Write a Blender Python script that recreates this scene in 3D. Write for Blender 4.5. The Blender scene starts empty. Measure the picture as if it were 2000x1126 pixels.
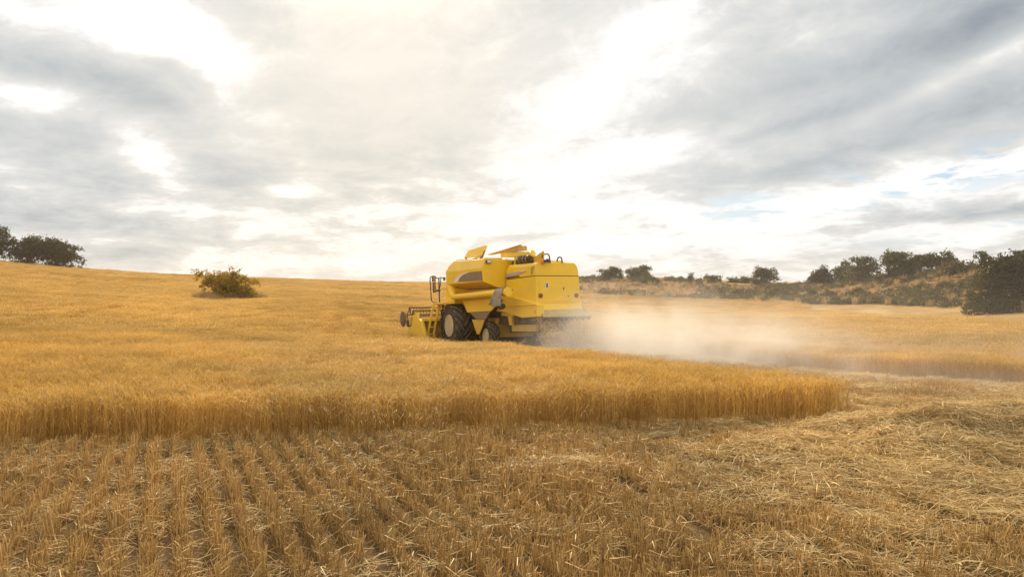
import bpy, bmesh, math, random
import numpy as np
from mathutils import Vector, Matrix
R = math.radians
random.seed(7); RNG = np.random.default_rng(11)
S = bpy.context.scene
COL = S.collection

# ------------------------------------------------------------------ camera
FX = 1400.0; EYE = 1.7                       # focal length in photo pixels (2000 wide), eye height
cd = bpy.data.cameras.new('camera'); cam = bpy.data.objects.new('camera', cd); COL.objects.link(cam)
cam.location = (0, 0, EYE); cam.rotation_euler = (R(90), 0, 0)
cd.sensor_width = 36; cd.lens = 36 * FX / 2000; cd.clip_start = 0.05; cd.clip_end = 4000
S.camera = cam
S.render.resolution_x, S.render.resolution_y = 1024, 576
S.view_settings.view_transform = 'Standard'; S.view_settings.look = 'None'
S.view_settings.exposure = 0.22; S.view_settings.gamma = 1.0
S.render.engine = 'CYCLES'
cy = S.cycles
cy.use_denoising = True
try: cy.denoiser = 'OPENIMAGEDENOISE'
except Exception: pass
cy.max_bounces = 6; cy.diffuse_bounces = 3; cy.glossy_bounces = 2; cy.transmission_bounces = 3
cy.transparent_max_bounces = 8; cy.volume_bounces = 2; cy.volume_step_rate = 1.0; cy.volume_max_steps = 256
cy.sample_clamp_indirect = 6

# ------------------------------------------------------------------ sun and sky
SUN_AZ, SUN_EL = R(-10), R(28)               # behind the cloud, ahead of the camera and a little left
ld = bpy.data.lights.new('sun', 'SUN'); ld.energy = 4.0; ld.angle = R(7); ld.color = (1.0, 0.79, 0.51)
sun = bpy.data.objects.new('sun', ld); COL.objects.link(sun)
sd = Vector((math.sin(SUN_AZ) * math.cos(SUN_EL), math.cos(SUN_AZ) * math.cos(SUN_EL), math.sin(SUN_EL)))
sun.rotation_euler = sd.to_track_quat('Z', 'Y').to_euler(); sun.location = (-20, 60, 60)

class NT:
    """small node-tree writer"""
    def __init__(s, tree): s.t = tree; s.n = tree.nodes; s.l = tree.links
    def add(s, typ, **kw):
        n = s.n.new(typ)
        for k, v in kw.items(): setattr(n, k, v)
        return n
    def put(s, sock, v):
        if hasattr(v, 'is_output'): s.l.new(v, sock)
        elif v is not None: sock.default_value = v
    def math(s, op, a, b=None, c=None, clamp=False):
        n = s.add('ShaderNodeMath', operation=op, use_clamp=clamp)
        s.put(n.inputs[0], a)
        if b is not None: s.put(n.inputs[1], b)
        if c is not None: s.put(n.inputs[2], c)
        return n.outputs[0]
    def vmath(s, op, a, b=None):
        n = s.add('ShaderNodeVectorMath', operation=op); s.put(n.inputs[0], a)
        if b is not None: s.put(n.inputs[1], b)
        return n.outputs[0]
    def noise(s, vec, scale, detail=4, rough=0.55, dist=0.0, out=0):
        n = s.add('ShaderNodeTexNoise'); s.put(n.inputs['Vector'], vec)
        n.inputs['Scale'].default_value = scale; n.inputs['Detail'].default_value = detail
        n.inputs['Roughness'].default_value = rough; n.inputs['Distortion'].default_value = dist
        return n.outputs[out]
    def ramp(s, fac, stops, interp='LINEAR'):
        n = s.add('ShaderNodeValToRGB'); s.put(n.inputs[0], fac); e = n.color_ramp.elements
        n.color_ramp.interpolation = interp
        while len(e) < len(stops): e.new(0.5)
        for q, (p, c) in zip(e, stops):
            q.position = p; q.color = (c, c, c, 1) if isinstance(c, (int, float)) else (*c, 1)
        return n.outputs[0]
    def mix(s, fac, a, b, blend='MIX'):
        n = s.add('ShaderNodeMix', data_type='RGBA', blend_type=blend)
        s.put(n.inputs[0], fac)
        s.put(n.inputs[6], (*a, 1) if isinstance(a, tuple) else a); s.put(n.inputs[7], (*b, 1) if isinstance(b, tuple) else b)
        return n.outputs[2]
    def maprange(s, v, a, b, c=0.0, d=1.0, smooth=True):
        n = s.add('ShaderNodeMapRange', interpolation_type='SMOOTHSTEP' if smooth else 'LINEAR')
        s.put(n.inputs[0], v)
        for i, q in enumerate((a, b, c, d)): n.inputs[i + 1].default_value = q
        return n.outputs[0]

world = bpy.data.worlds.new("World"); S.world = world; world.use_nodes = True
def build_sky():
    k = NT(world.node_tree); k.n.clear()
    out = k.add('ShaderNodeOutputWorld'); bg = k.add('ShaderNodeBackground')
    sky = k.add('ShaderNodeTexSky', sky_type='NISHITA'); sky.sun_disc = False
    sky.sun_elevation = SUN_EL; sky.sun_rotation = SUN_AZ
    d = k.add('ShaderNodeTexCoord').outputs['Generated']
    sp = k.add('ShaderNodeSeparateXYZ'); k.put(sp.inputs[0], d); X, Y, Z = sp.outputs
    az = k.math('ARCTAN2', X, Y)
    te = k.math('DIVIDE', Z, k.math('SQRT', k.math('ADD', k.math('MULTIPLY', X, X), k.math('MULTIPLY', Y, Y))))
    # clouds lie on a level sheet overhead: project the direction onto it, bands running toward one far point
    zz = k.math('ADD', k.math('MAXIMUM', Z, 0.0), 0.16)
    px, py = k.math('DIVIDE', X, zz), k.math('DIVIDE', Y, zz)
    a = R(28); ca, sa = math.cos(a), math.sin(a)
    along = k.math('ADD', k.math('MULTIPLY', px, sa), k.math('MULTIPLY', py, ca))
    across = k.math('SUBTRACT', k.math('MULTIPLY', px, ca), k.math('MULTIPLY', py, sa))
    cv = k.add('ShaderNodeCombineXYZ'); k.put(cv.inputs[0], across); k.put(cv.inputs[1], k.math('MULTIPLY', along, 0.75)); cv.inputs[2].default_value = SKY_SEED
    P = cv.outputs[0]
    # low broken cloud seen edge-on near the horizon
    hv = k.add('ShaderNodeCombineXYZ'); k.put(hv.inputs[0], k.math('MULTIPLY', az, 5.0)); k.put(hv.inputs[1], k.math('MULTIPLY', te, 19.0)); hv.inputs[2].default_value = 1.3
    Hc = hv.outputs[0]
    hm = k.add('ShaderNodeCombineXYZ'); k.put(hm.inputs[0], k.math('MULTIPLY', az, 4.0)); k.put(hm.inputs[1], k.math('MULTIPLY', k.math('SUBTRACT', te, k.math('MULTIPLY', az, 0.22)), 9.0)); hm.inputs[2].default_value = 6.1
    Hm = hm.outputs[0]
    warp = k.noise(P, 1.3, 3, 0.5, 0, 1)
    Pw = k.vmath('ADD', P, k.vmath('MULTIPLY', k.vmath('SUBTRACT', warp, (0.5, 0.5, 0.5)), (0.5, 0.5, 0)))
    n1 = k.math('SUBTRACT', k.noise(Pw, 2.3, 10, 0.66), 0.5)
    n2 = k.math('SUBTRACT', k.noise(Hm, 1.3, 10, 0.66, 0.25), 0.5)
    n3 = k.math('SUBTRACT', k.noise(Hc, 2.0, 10, 0.66, 0.25), 0.5)
    h4 = k.add('ShaderNodeCombineXYZ'); k.put(h4.inputs[0], k.math('MULTIPLY', az, 5.5)); k.put(h4.inputs[1], k.math('MULTIPLY', k.math('SUBTRACT', te, k.math('MULTIPLY', az, 0.12)), 9.5)); h4.inputs[2].default_value = SKY_SEED + 5
    n4 = k.math('SUBTRACT', k.noise(h4.outputs[0], 1.7, 10, 0.62, 0.35), 0.5)
    low = k.maprange(te, 0.06, 0.24, 1.0, 0.0)
    # big light and dark cloud masses: (photo x, y, half widths in x and y, tilt in degrees, gain)
    def blob(x, y, sx, sy, rot, amp):
        a0 = math.atan((x - 1000) / FX); t0 = (563 - y) / FX * math.cos(a0)
        u = k.math('MULTIPLY_ADD', az, FX / sx, -a0 * FX / sx)
        v = k.math('MULTIPLY_ADD', te, FX / sy, -t0 * FX / sy)
        if rot:
            # tilt in sky angles, not in the picture
            du = k.math('MULTIPLY_ADD', az, FX, -a0 * FX); dv = k.math('MULTIPLY_ADD', te, FX, -t0 * FX)
            c, s_ = math.cos(R(rot)), math.sin(R(rot))
            u = k.math('ADD', k.math('MULTIPLY', du, c / sx), k.math('MULTIPLY', dv, s_ / sx))
            v = k.math('ADD', k.math('MULTIPLY', du, -s_ / sy), k.math('MULTIPLY', dv, c / sy))
        e = k.math('EXPONENT', k.math('MULTIPLY', k.math('ADD', k.math('MULTIPLY', u, u), k.math('MULTIPLY', v, v)), -1.0))
        return k.math('MULTIPLY', e, amp)
    B = None
    for bl in SKY_BLOBS:
        g = blob(*bl); B = g if B is None else k.math('ADD', B, g)
    B = k.math('ADD', B, k.math('ADD', 0.74, k.maprange(Y, 0.3, -0.35, 0.0, 0.30)))
    calm = k.math('SUBTRACT', 1.0, k.math('ADD', blob(720, 170, 290, 170, 0, 0.75), k.math('ADD', blob(1200, 80, 200, 120, 0, 0.5), blob(1700, 170, 330, 140, 15, 0.35))))
    nn = k.math('ADD', k.math('MULTIPLY', n1, 0.26), k.math('ADD', k.math('MULTIPLY', n2, 0.38), k.math('MULTIPLY', n4, 0.80)))
    B = k.math('ADD', B, k.math('MULTIPLY', k.math('MULTIPLY', nn, calm), k.math('SUBTRACT', 1.0, k.math('MULTIPLY', low, 0.55))))
    B = k.math('ADD', B, k.math('MULTIPLY', k.math('MULTIPLY', n3, low), 1.30))
    colr = k.ramp(k.math('MULTIPLY', B, 0.714), [(0.0, (0.21, 0.235, 0.265)), (0.20, (0.33, 0.365, 0.41)), (0.36, (0.50, 0.54, 0.565)), (0.50, (0.67, 0.69, 0.69)), (0.565, (0.77, 0.77, 0.755)), (0.63, (0.96, 0.96, 0.95)), (0.75, (1.08, 1.07, 1.05)), (1.0, (1.40, 1.38, 1.34))])
    warm = k.math('ADD', blob(720, 280, 330, 230, 0, 0.45), blob(650, 520, 420, 100, 0, 0.25), clamp=True)
    colr = k.mix(warm, colr, k.mix(1.0, colr, (1.0, 0.935, 0.835), 'MULTIPLY'))
    # gaps of blue low on the right
    gapn = k.noise(Hc, 2.3, 6, 0.6, 0.2)
    gap = k.math('MULTIPLY', k.maprange(gapn, 0.50, 0.60), k.math('ADD', k.math('ADD', blob(1430, 408, 110, 22, 0, 1.0), blob(1800, 350, 330, 36, 9, 1.0)), blob(1960, 460, 220, 24, 6, 1.0), clamp=True))
    gap = k.math('MULTIPLY', gap, 0.95)
    skyc = k.mix(1.0, sky.outputs[0], (0.1, 0.1, 0.1), 'MULTIPLY')
    skyc = k.mix(0.6, skyc, (0.50, 0.70, 0.88))
    fin = k.mix(gap, colr, skyc)
    k.put(bg.inputs[0], fin); bg.inputs[1].default_value = SKY_GAIN
    k.l.new(bg.outputs[0], out.inputs[0])
SKY_GAIN = 0.88
SKY_SEED = 3.7
SKY_BLOBS = [
    (315, 55, 120, 58, -24, 0.50), (80, 20, 170, 45, 0, 0.16), (130, 130, 170, 34, -12, -0.20), (350, 135, 70, 28, -20, -0.20),
    (700, 190, 300, 190, -10, 0.0), (290, 300, 75, 45, -40, 0.34), (430, 345, 160, 28, -6, -0.12), (110, 270, 140, 55, 0, -0.14),
    (120, 460, 260, 60, 0, -0.06), (565, 376, 50, 12, 0, 0.30), (760, 430, 330, 60, 0, 0.10), (1150, 430, 260, 75, 0, 0.15), (1250, 110, 210, 130, 30, 0.15),
    (1080, 230, 130, 50, 30, 0.14), (60, 195, 90, 26, -10, 0.26), (1000, 535, 1400, 40, 0, 0.10), (1250, 310, 200, 45, 12, 0.25), (1680, 150, 400, 130, 18, -0.11), (1900, 50, 200, 60, 20, -0.30), (1480, 190, 160, 36, 18, -0.08),
    (1570, 235, 130, 16, 12, -0.14), (1700, 290, 230, 26, 12, -0.12), (1880, 215, 110, 30, 20, -0.10), (1800, 355, 300, 26, 9, 0.34), (1830, 425, 240, 16, 5, -0.22), (1550, 450, 330, 50, 0, 0.22),
    (1900, 130, 150, 18, 22, 0.22), (1560, 330, 160, 22, 8, -0.10),
]
build_sky()

# ------------------------------------------------------------------ helpers
def new_mat(name):
    m = bpy.data.materials.new(name); m.use_nodes = True; k = NT(m.node_tree); k.n.clear()
    out = k.add('ShaderNodeOutputMaterial'); return m, k, out
def principled(k, out, col, rough=0.5, spec=0.4, metal=0.0, normal=None, coat=0.0):
    b = k.add('ShaderNodeBsdfPrincipled')
    k.put(b.inputs['Base Color'], (*col, 1) if isinstance(col, tuple) and len(col) == 3 else col)
    k.put(b.inputs['Roughness'], rough); b.inputs['Specular IOR Level'].default_value = spec
    b.inputs['Metallic'].default_value = metal; b.inputs['Coat Weight'].default_value = coat
    if normal is not None: k.put(b.inputs['Normal'], normal)
    if out is not None: k.l.new(b.outputs[0], out.inputs[0])
    return b
def bump(k, h, strength=0.3, dist=0.02):
    n = k.add('ShaderNodeBump'); k.put(n.inputs['Height'], h); n.inputs['Strength'].default_value = strength; n.inputs['Distance'].default_value = dist
    return n.outputs[0]
def simple(name, col, rough=0.5, spec=0.4, metal=0.0, var=0.15, scale=3.0, coat=0.0):
    m, k, out = new_mat(name)
    tc = k.add('ShaderNodeTexCoord').outputs['Object']
    n = k.noise(tc, scale, 5, 0.6)
    c = k.mix(k.maprange(n, 0.3, 0.7), tuple(q * (1 - var) for q in col), tuple(min(1, q * (1 + var)) for q in col))
    principled(k, out, c, rough, spec, metal, coat=coat); return m

def mesh_obj(name, V, Fs, mats=(), parent=None, mi=None, smooth=False, col=None, link=True, vattr=None):
    me = bpy.data.meshes.new(name)
    V = np.asarray(V, np.float32).reshape(-1, 3)
    if isinstance(Fs, np.ndarray):
        nf, w = Fs.shape
        me.vertices.add(len(V)); me.vertices.foreach_set('co', V.ravel())
        me.loops.add(nf * w); me.loops.foreach_set('vertex_index', Fs.astype(np.int32).ravel())
        me.polygons.add(nf); me.polygons.foreach_set('loop_start', np.arange(0, nf * w, w, dtype=np.int32))
        me.polygons.foreach_set('loop_total', np.full(nf, w, np.int32))
        me.update(calc_edges=True)
    else:
        me.from_pydata(V.tolist(), [], Fs); me.update()
    for m in (mats if isinstance(mats, (list, tuple)) else [mats]): me.materials.append(m)
    if mi is not None: me.polygons.foreach_set('material_index', np.asarray(mi, np.int32))
    if smooth: me.polygons.foreach_set('use_smooth', np.ones(len(me.polygons), bool))
    if col is not None:
        a = me.color_attributes.new('Col', 'FLOAT_COLOR', 'POINT')
        c = np.ones((len(V), 4), np.float32); c[:, :3] = col; a.data.foreach_set('color', c.ravel())
    for an, av in (vattr or {}).items():
        a = me.attributes.new(an, 'FLOAT', 'POINT'); a.data.foreach_set('value', np.asarray(av, np.float32))
    o = bpy.data.objects.new(name, me)
    if link: COL.objects.link(o)
    if parent is not None: o.parent = parent
    return o
def tag(o, label=None, cat=None, group=None, kind=None):
    if label: o['label'] = label
    if cat: o['category'] = cat
    if group: o['group'] = group
    if kind: o['kind'] = kind
    return o
def empty(name, loc, label, cat, group=None, rz=0):
    o = bpy.data.objects.new(name, None); COL.objects.link(o); o.location = loc; o.rotation_euler = (0, 0, rz)
    o.empty_display_size = 0.3
    return tag(o, label, cat, group)

# ------------------------------------------------------------------ terrain
def at(px, d): return ((px - 1000) / FX * d, d)
def zat(py, d): return EYE + (563 - py) / FX * d
def tp(x, y):
    return np.stack([np.clip(np.arctan2(x, y), -1.05, 1.05) * 2.2, np.log(np.clip(np.hypot(x, y), 1.0, 700.0))], -1)
CP = []
def cp(px, py, d): x, y = at(px, d); CP.append((x, y, zat(py, d)))
def cz(x, y, z): CP.append((x, y, z))
for x, y in ((-4, 1), (4, 1), (0, 2), (-3, 4), (0, 4.5), (3, 4), (-6, 8), (0, 8.7), (5, 9), (-2.5, 6), (3, 6.5), (-9, 7), (9, 7)): cz(x, y, 0)
cz(4, 12, -.08); cz(-4, 14, -.12); cz(9, 14, -.22); cz(0, 18, -.30); cz(8, 18, -.42); cz(-9, 16, .05); cz(-.5, 22, -.50); cz(-3, 26, -.66); cz(-6, 22, -.35)
cz(1.69, 25.9, -.60); cz(-1.2, 31.4, -.86); cz(-3.5, 33.5, -.93); cz(4.5, 27, -.52); cz(-6, 30, -.6); cz(-13, 28, -.05); cz(-20, 26, .45)
for q in ((445, 592, 55), (250, 585, 55), (0, 572, 45), (-300, 560, 45), (640, 592, 55), (850, 600, 60), (1000, 600, 60), (640, 571, 95), (850, 575, 100)): cp(*q)
for q in ((-600, 482, 120), (-300, 496, 128), (0, 514, 140), (150, 528, 145), (300, 538, 150), (450, 544, 160), (560, 547, 170), (700, 552, 185), (840, 554, 195), (1000, 553, 200)): cp(*q)
for q in ((0, 538, 90), (150, 553, 90), (300, 560, 95)): cp(*q)
for q in ((1140, 578, 120), (1300, 586, 110), (1500, 592, 100), (1700, 594, 90), (1850, 601, 75), (2000, 610, 60), (2200, 622, 50), (2500, 640, 42)): cp(*q)
for q in ((1140, 610, 65), (1300, 618, 60), (1500, 622, 55), (1700, 628, 48), (1900, 634, 42)): cp(*q)
for q in ((1100, 549, 165), (1180, 544, 155), (1260, 546, 150), (1330, 552, 145), (1450, 555, 142), (1560, 558, 138), (1650, 554, 126), (1800, 538, 112), (1900, 530, 103), (2000, 524, 92), (2200, 515, 80)): cp(*q)
for q in ((1140, 540, 265), (1200, 544, 260), (1290, 549, 255), (1390, 556, 250), (1560, 562, 250), (1750, 566, 240), (2000, 566, 230), (2300, 566, 220)): cp(*q)
for q in ((-600, 530, 260), (0, 545, 270), (300, 555, 280), (600, 562, 300), (900, 563, 330), (1150, 556, 380), (1400, 563, 380), (2000, 570, 380)): cp(*q)
for q in ((-600, 575, 650), (0, 575, 650), (600, 575, 650), (1000, 575, 650), (1500, 575, 650), (2000, 575, 650), (2600, 575, 650)): cp(*q)
CP = np.array(CP)
def _k(r2): return np.where(r2 > 1e-12, r2 * np.log(np.maximum(r2, 1e-12)) * 0.5, 0.0)
def _fit():
    p = tp(CP[:, 0], CP[:, 1]); n = len(p)
    # fit the height as a share of distance, so that near points stay flat and far ones keep their elevation
    w = CP[:, 2] / (np.hypot(CP[:, 0], CP[:, 1]) + 8)
    K = _k(((p[:, None] - p[None]) ** 2).sum(-1)) + np.eye(n) * 2e-3
    Q = np.c_[np.ones(n), p]; A = np.block([[K, Q], [Q.T, np.zeros((3, 3))]])
    return p, np.linalg.solve(A, np.r_[w, 0, 0, 0])
_TP, _TC = _fit()
def windrow(x, y):
    """height of the swath of threshed straw left on the stubble"""
    h = np.zeros_like(x)
    for x0, y0, x1, y1, wd, hh in ((2.6, 7.2, 4.3, 7.7, .45, .06), (4.4, 7.65, 10.5, 7.55, .80, .27), (.0, 6.45, .8, 6.6, .30, .04)):
        dx, dy = x1 - x0, y1 - y0; L2 = dx * dx + dy * dy
        t = np.clip(((x - x0) * dx + (y - y0) * dy) / L2, 0, 1)
        q = np.hypot(x - x0 - t * dx, y - y0 - t * dy) / wd
        h = np.maximum(h, hh * np.exp(-q * q))
    return h
def gz(x, y):
    x = np.asarray(x, float); y = np.asarray(y, float); sh = x.shape; x = x.ravel(); y = y.ravel()
    z = np.empty_like(x)
    for i in range(0, len(x), 20000):
        a, b = x[i:i + 20000], y[i:i + 20000]; p = tp(a, b)
        v = _k(((p[:, None] - _TP[None]) ** 2).sum(-1)) @ _TC[:-3] + _TC[-3] + p @ _TC[-2:]
        r = np.hypot(a, b); ang = np.abs(np.arctan2(a, b))
        f = np.clip((2.2 - ang) / 1.1, 0, 1); f = f * f * (3 - 2 * f)
        z[i:i + 20000] = v * (r + 8) * f - (1 - f) * np.clip(r - 60, 0, 600) * 0.01
    z += windrow(x, y) * (0.85 + 0.3 * np.sin(x * 5.1 + y * 3.3) * np.sin(x * 2.3 - y * 4.1))
    near = np.clip((30 - np.hypot(x, y)) / 20, 0, 1)
    z += near * 0.018 * (np.sin(x * 3.1 + 1.3 * np.sin(y * 2.1)) * np.sin(y * 2.7 + 1.1 * np.sin(x * 1.7)))
    return z.reshape(sh)
def g1(x, y): return float(gz(np.array([x]), np.array([y]))[0])
def inside(poly, x, y):
    x = np.asarray(x); y = np.asarray(y); c = np.zeros(x.shape, bool); n = len(poly)
    for i in range(n):
        x0, y0 = poly[i]; x1, y1 = poly[(i + 1) % n]
        if y0 == y1: continue
        c ^= ((y0 > y) != (y1 > y)) & (x < (x1 - x0) * (y - y0) / (y1 - y0) + x0)
    return c
def pl_dist(pts, x, y):
    d = np.full(np.shape(x), 1e9)
    for (x0, y0), (x1, y1) in zip(pts[:-1], pts[1:]):
        dx, dy = x1 - x0, y1 - y0; t = np.clip(((x - x0) * dx + (y - y0) * dy) / (dx * dx + dy * dy), 0, 1)
        d = np.minimum(d, np.hypot(x - x0 - t * dx, y - y0 - t * dy))
    return d
EDGE = [at(2500, 42), at(2200, 50), at(2000, 60), at(1850, 75), at(1700, 90), at(1500, 100), at(1300, 110), at(1140, 120), at(1090, 140), at(1050, 190)]
CROP = [(-40, 2.7), (-5.6, 7.55), (0, 8.45), (4.45, 9.2), (3.7, 12), (2.4, 15), (1.0, 18.5), (-.6, 24.7), (-4.8, 32.6), (-.23, 35.1), (4, 27.1), (7.4, 18.6), (9.9, 14.2), (15, 9.5), (32, 6)] + EDGE + \
       [(-15, 215), (-110, 190), (-190, 150), (-160, 60)]
TRACKS = [[at(1600, 88), at(1640, 74), at(1675, 57), at(1760, 48), at(1900, 42.5), at(2080, 39)],
          [at(1700, 82), at(1765, 64), at(1850, 52), at(2000, 45.5), at(2150, 42)]]
CUT = [at(1540, 99), at(1600, 82), at(1650, 66), at(1710, 55), at(1800, 47), at(2000, 40), at(2400, 33), at(2500, 42), at(2200, 51), at(2000, 61), at(1850, 76), at(1700, 91)]
BUSH = at(446, 55)
TRAM = [[(-2.9, 13), (-3.1, 14.5), (-5.2, 24), (-9, 40), (-15, 70)], [(-13.4, 14), (-14, 16), (-20, 34), (-30, 70)]]
def crop_mask(x, y):
    m = inside(CROP, x, y)
    for t in TRAM:
        d = pl_dist(t, x, y); m &= np.abs(d - .8) > .17
    m &= ~inside(CUT, x, y)
    m &= np.hypot((x - BUSH[0]) / 2.1, (y - BUSH[1]) / 1.3) > 1
    return m

def build_ground():
    a1 = np.radians(np.r_[np.arange(-180, -50, 6), np.arange(-50, 50, 0.45), np.arange(50, 180.1, 6)])
    r = np.r_[0.0, np.geomspace(0.8, 690, 300)]
    Rr, Aa = np.meshgrid(r, a1, indexing='ij'); x, y = Rr * np.sin(Aa), Rr * np.cos(Aa); z = gz(x, y)
    nr, na = x.shape
    i, j = np.meshgrid(np.arange(nr - 1), np.arange(na - 1), indexing='ij'); b = (i * na + j).ravel()
    Fq = np.stack([b, b + 1, b + na + 1, b + na], 1)
    fx, fy = x.ravel(), y.ravel()
    crop = (inside(CROP, fx, fy) & ~inside(CUT, fx, fy)).astype(float); cut = inside(CUT, fx, fy).astype(float)
    track = np.zeros_like(fx)
    for t in TRACKS: track = np.maximum(track, np.clip(1.8 - pl_dist(t, fx, fy), 0, 1))
    rr = np.hypot(fx, fy); ang = np.arctan2(fx, fy)
    ed = np.array(EDGE); eang = np.arctan2(ed[:, 0], ed[:, 1])[::-1]; er = np.hypot(ed[:, 0], ed[:, 1])[::-1]
    lim = np.interp(ang, eang, er); crop = np.maximum(crop, (rr > lim + 40) & (ang > eang[0]))
    bank = np.clip((rr - lim) / 4, 0, 1) * (ang > eang[0]) * np.clip((lim + 46 - rr) / 8, 0, 1)
    m, k, out = new_mat('field_soil')
    P = k.add('ShaderNodeNewGeometry').outputs['Position']
    def at_(n): 
        q = k.add('ShaderNodeAttribute'); q.attribute_name = n; return q.outputs['Fac']
    n1 = k.noise(P, 9.0, 6, 0.65); n2 = k.noise(P, 0.35, 4, 0.6); n3 = k.noise(P, 60.0, 4, 0.7)
    soil = k.mix(k.maprange(n1, 0.35, 0.65), (0.05, 0.028, 0.011), (0.15, 0.09, 0.035))
    litter = k.mix(k.maprange(n3, 0.4, 0.6), soil, (0.22, 0.14, 0.055))
    cropc = k.mix(k.maprange(n2, 0.3, 0.7), (0.34, 0.195, 0.045), (0.44, 0.26, 0.07))
    pale = k.mix(k.maprange(n1, 0.3, 0.7), (0.42, 0.30, 0.13), (0.56, 0.42, 0.2))
    nb = k.noise(P, 0.22, 6, 0.65, 0.4); nb2 = k.noise(P, 1.1, 6, 0.7)
    bankc = k.mix(k.maprange(nb, 0.42, 0.62), (0.30, 0.125, 0.045), (0.31, 0.19, 0.075))
    bankc = k.mix(k.math('MULTIPLY', k.maprange(nb2, 0.48, 0.6), 0.7), bankc, (0.09, 0.075, 0.03))
    c = k.mix(at_('crop'), litter, cropc); c = k.mix(at_('cut'), c, k.mix(k.maprange(n2, .35, .65), (0.36, 0.215, 0.075), (0.46, 0.30, 0.115))); c = k.mix(at_('track'), c, pale); c = k.mix(at_('bank'), c, bankc)
    principled(k, out, c, 0.9, 0.15, normal=bump(k, k.math('ADD', n1, n3), 0.5, 0.04))
    o = mesh_obj('ground', np.stack([x, y, z], -1).reshape(-1, 3), Fq, m, smooth=True, vattr={'crop': crop, 'track': track, 'bank': bank, 'cut': cut})
    tag(o, kind='structure'); return o
build_ground()

# ------------------------------------------------------------------ straw, stubble and standing wheat
def straw_mat(name, a, b, transl=0.3, rough=0.55, patch=0.26):
    m, k, out = new_mat(name)
    at_ = k.add('ShaderNodeAttribute'); at_.attribute_name = 'Col'
    P = k.add('ShaderNodeNewGeometry').outputs['Position']
    n = k.noise(P, 0.45, 4, 0.6); n2 = k.noise(P, 0.07, 3, 0.5)
    base = k.mix(at_.outputs['Fac'], a, b)
    f = k.math('ADD', k.math('MULTIPLY', k.math('SUBTRACT', n, 0.5), patch * 4), k.math('MULTIPLY', k.math('SUBTRACT', n2, 0.5), patch * 4))
    hs = k.add('ShaderNodeHueSaturation'); k.put(hs.inputs['Color'], base); k.put(hs.inputs['Value'], k.math('ADD', 1.0, f))
    pb = principled(k, None, hs.outputs[0], rough, 0.3)
    tr = k.add('ShaderNodeBsdfTranslucent'); k.put(tr.inputs[0], hs.outputs[0])
    mx = k.add('ShaderNodeMixShader'); mx.inputs[0].default_value = transl
    k.l.new(pb.outputs[0], mx.inputs[1]); k.l.new(tr.outputs[0], mx.inputs[2]); k.l.new(mx.outputs[0], out.inputs[0])
    return m
M_WHEAT = straw_mat('ripe_wheat', (0.42, 0.235, 0.055), (0.88, 0.61, 0.18), 0.35)
M_STUB = straw_mat('cut_stubble', (0.40, 0.225, 0.06), (0.94, 0.66, 0.27), 0.25)
M_LOOSE = straw_mat('loose_straw', (0.46, 0.28, 0.085), (0.95, 0.74, 0.36), 0.25)
M_DRY = straw_mat('dry_grass', (0.36, 0.23, 0.09), (0.60, 0.44, 0.20), 0.3)

class Blades:
    """collects many thin blades as triangles-in-quads with a per-vertex tint"""
    def __init__(s): s.V = []; s.F = []; s.C = []; s.n = 0
    def add(s, V, F, c):
        V = np.asarray(V); s.V.append(V); s.F.append(np.asarray(F) + s.n); s.C.append(np.full(len(V), c)); s.n += len(V)
    def strip(s, pts, w, side, c):
        """flat ribbon along pts with half widths w"""
        pts = np.asarray(pts); w = np.asarray(w)[:, None]; n = len(pts)
        V = np.empty((2 * n, 3)); V[0::2] = pts - side * w; V[1::2] = pts + side * w
        i = np.arange(n - 1) * 2
        s.add(V, np.stack([i, i + 1, i + 3, i + 2], 1), c)
    def stalk(s, p0, p1, r, c, r1=None):
        """three-sided straw"""
        p0 = np.asarray(p0, float); p1 = np.asarray(p1, float); d = p1 - p0; d = d / np.linalg.norm(d)
        u = np.cross(d, (0.3, 0.9, 0.2)); u /= np.linalg.norm(u); v = np.cross(d, u); r1 = r if r1 is None else r1
        a = np.array([0, 2.0944, 4.1888]) + random.random() * 6
        ring = np.cos(a)[:, None] * u + np.sin(a)[:, None] * v
        V = np.r_[p0 + ring * r, p1 + ring * r1]
        s.add(V, [[0, 1, 4, 3], [1, 2, 5, 4], [2, 0, 3, 5]], c)
    def obj(s, name, mat, link=False):
        V = np.concatenate(s.V); Fq = np.concatenate(s.F); C = np.concatenate(s.C)
        return mesh_obj(name, V, Fq, mat, link=link, col=C[:, None].repeat(3, 1))

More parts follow.
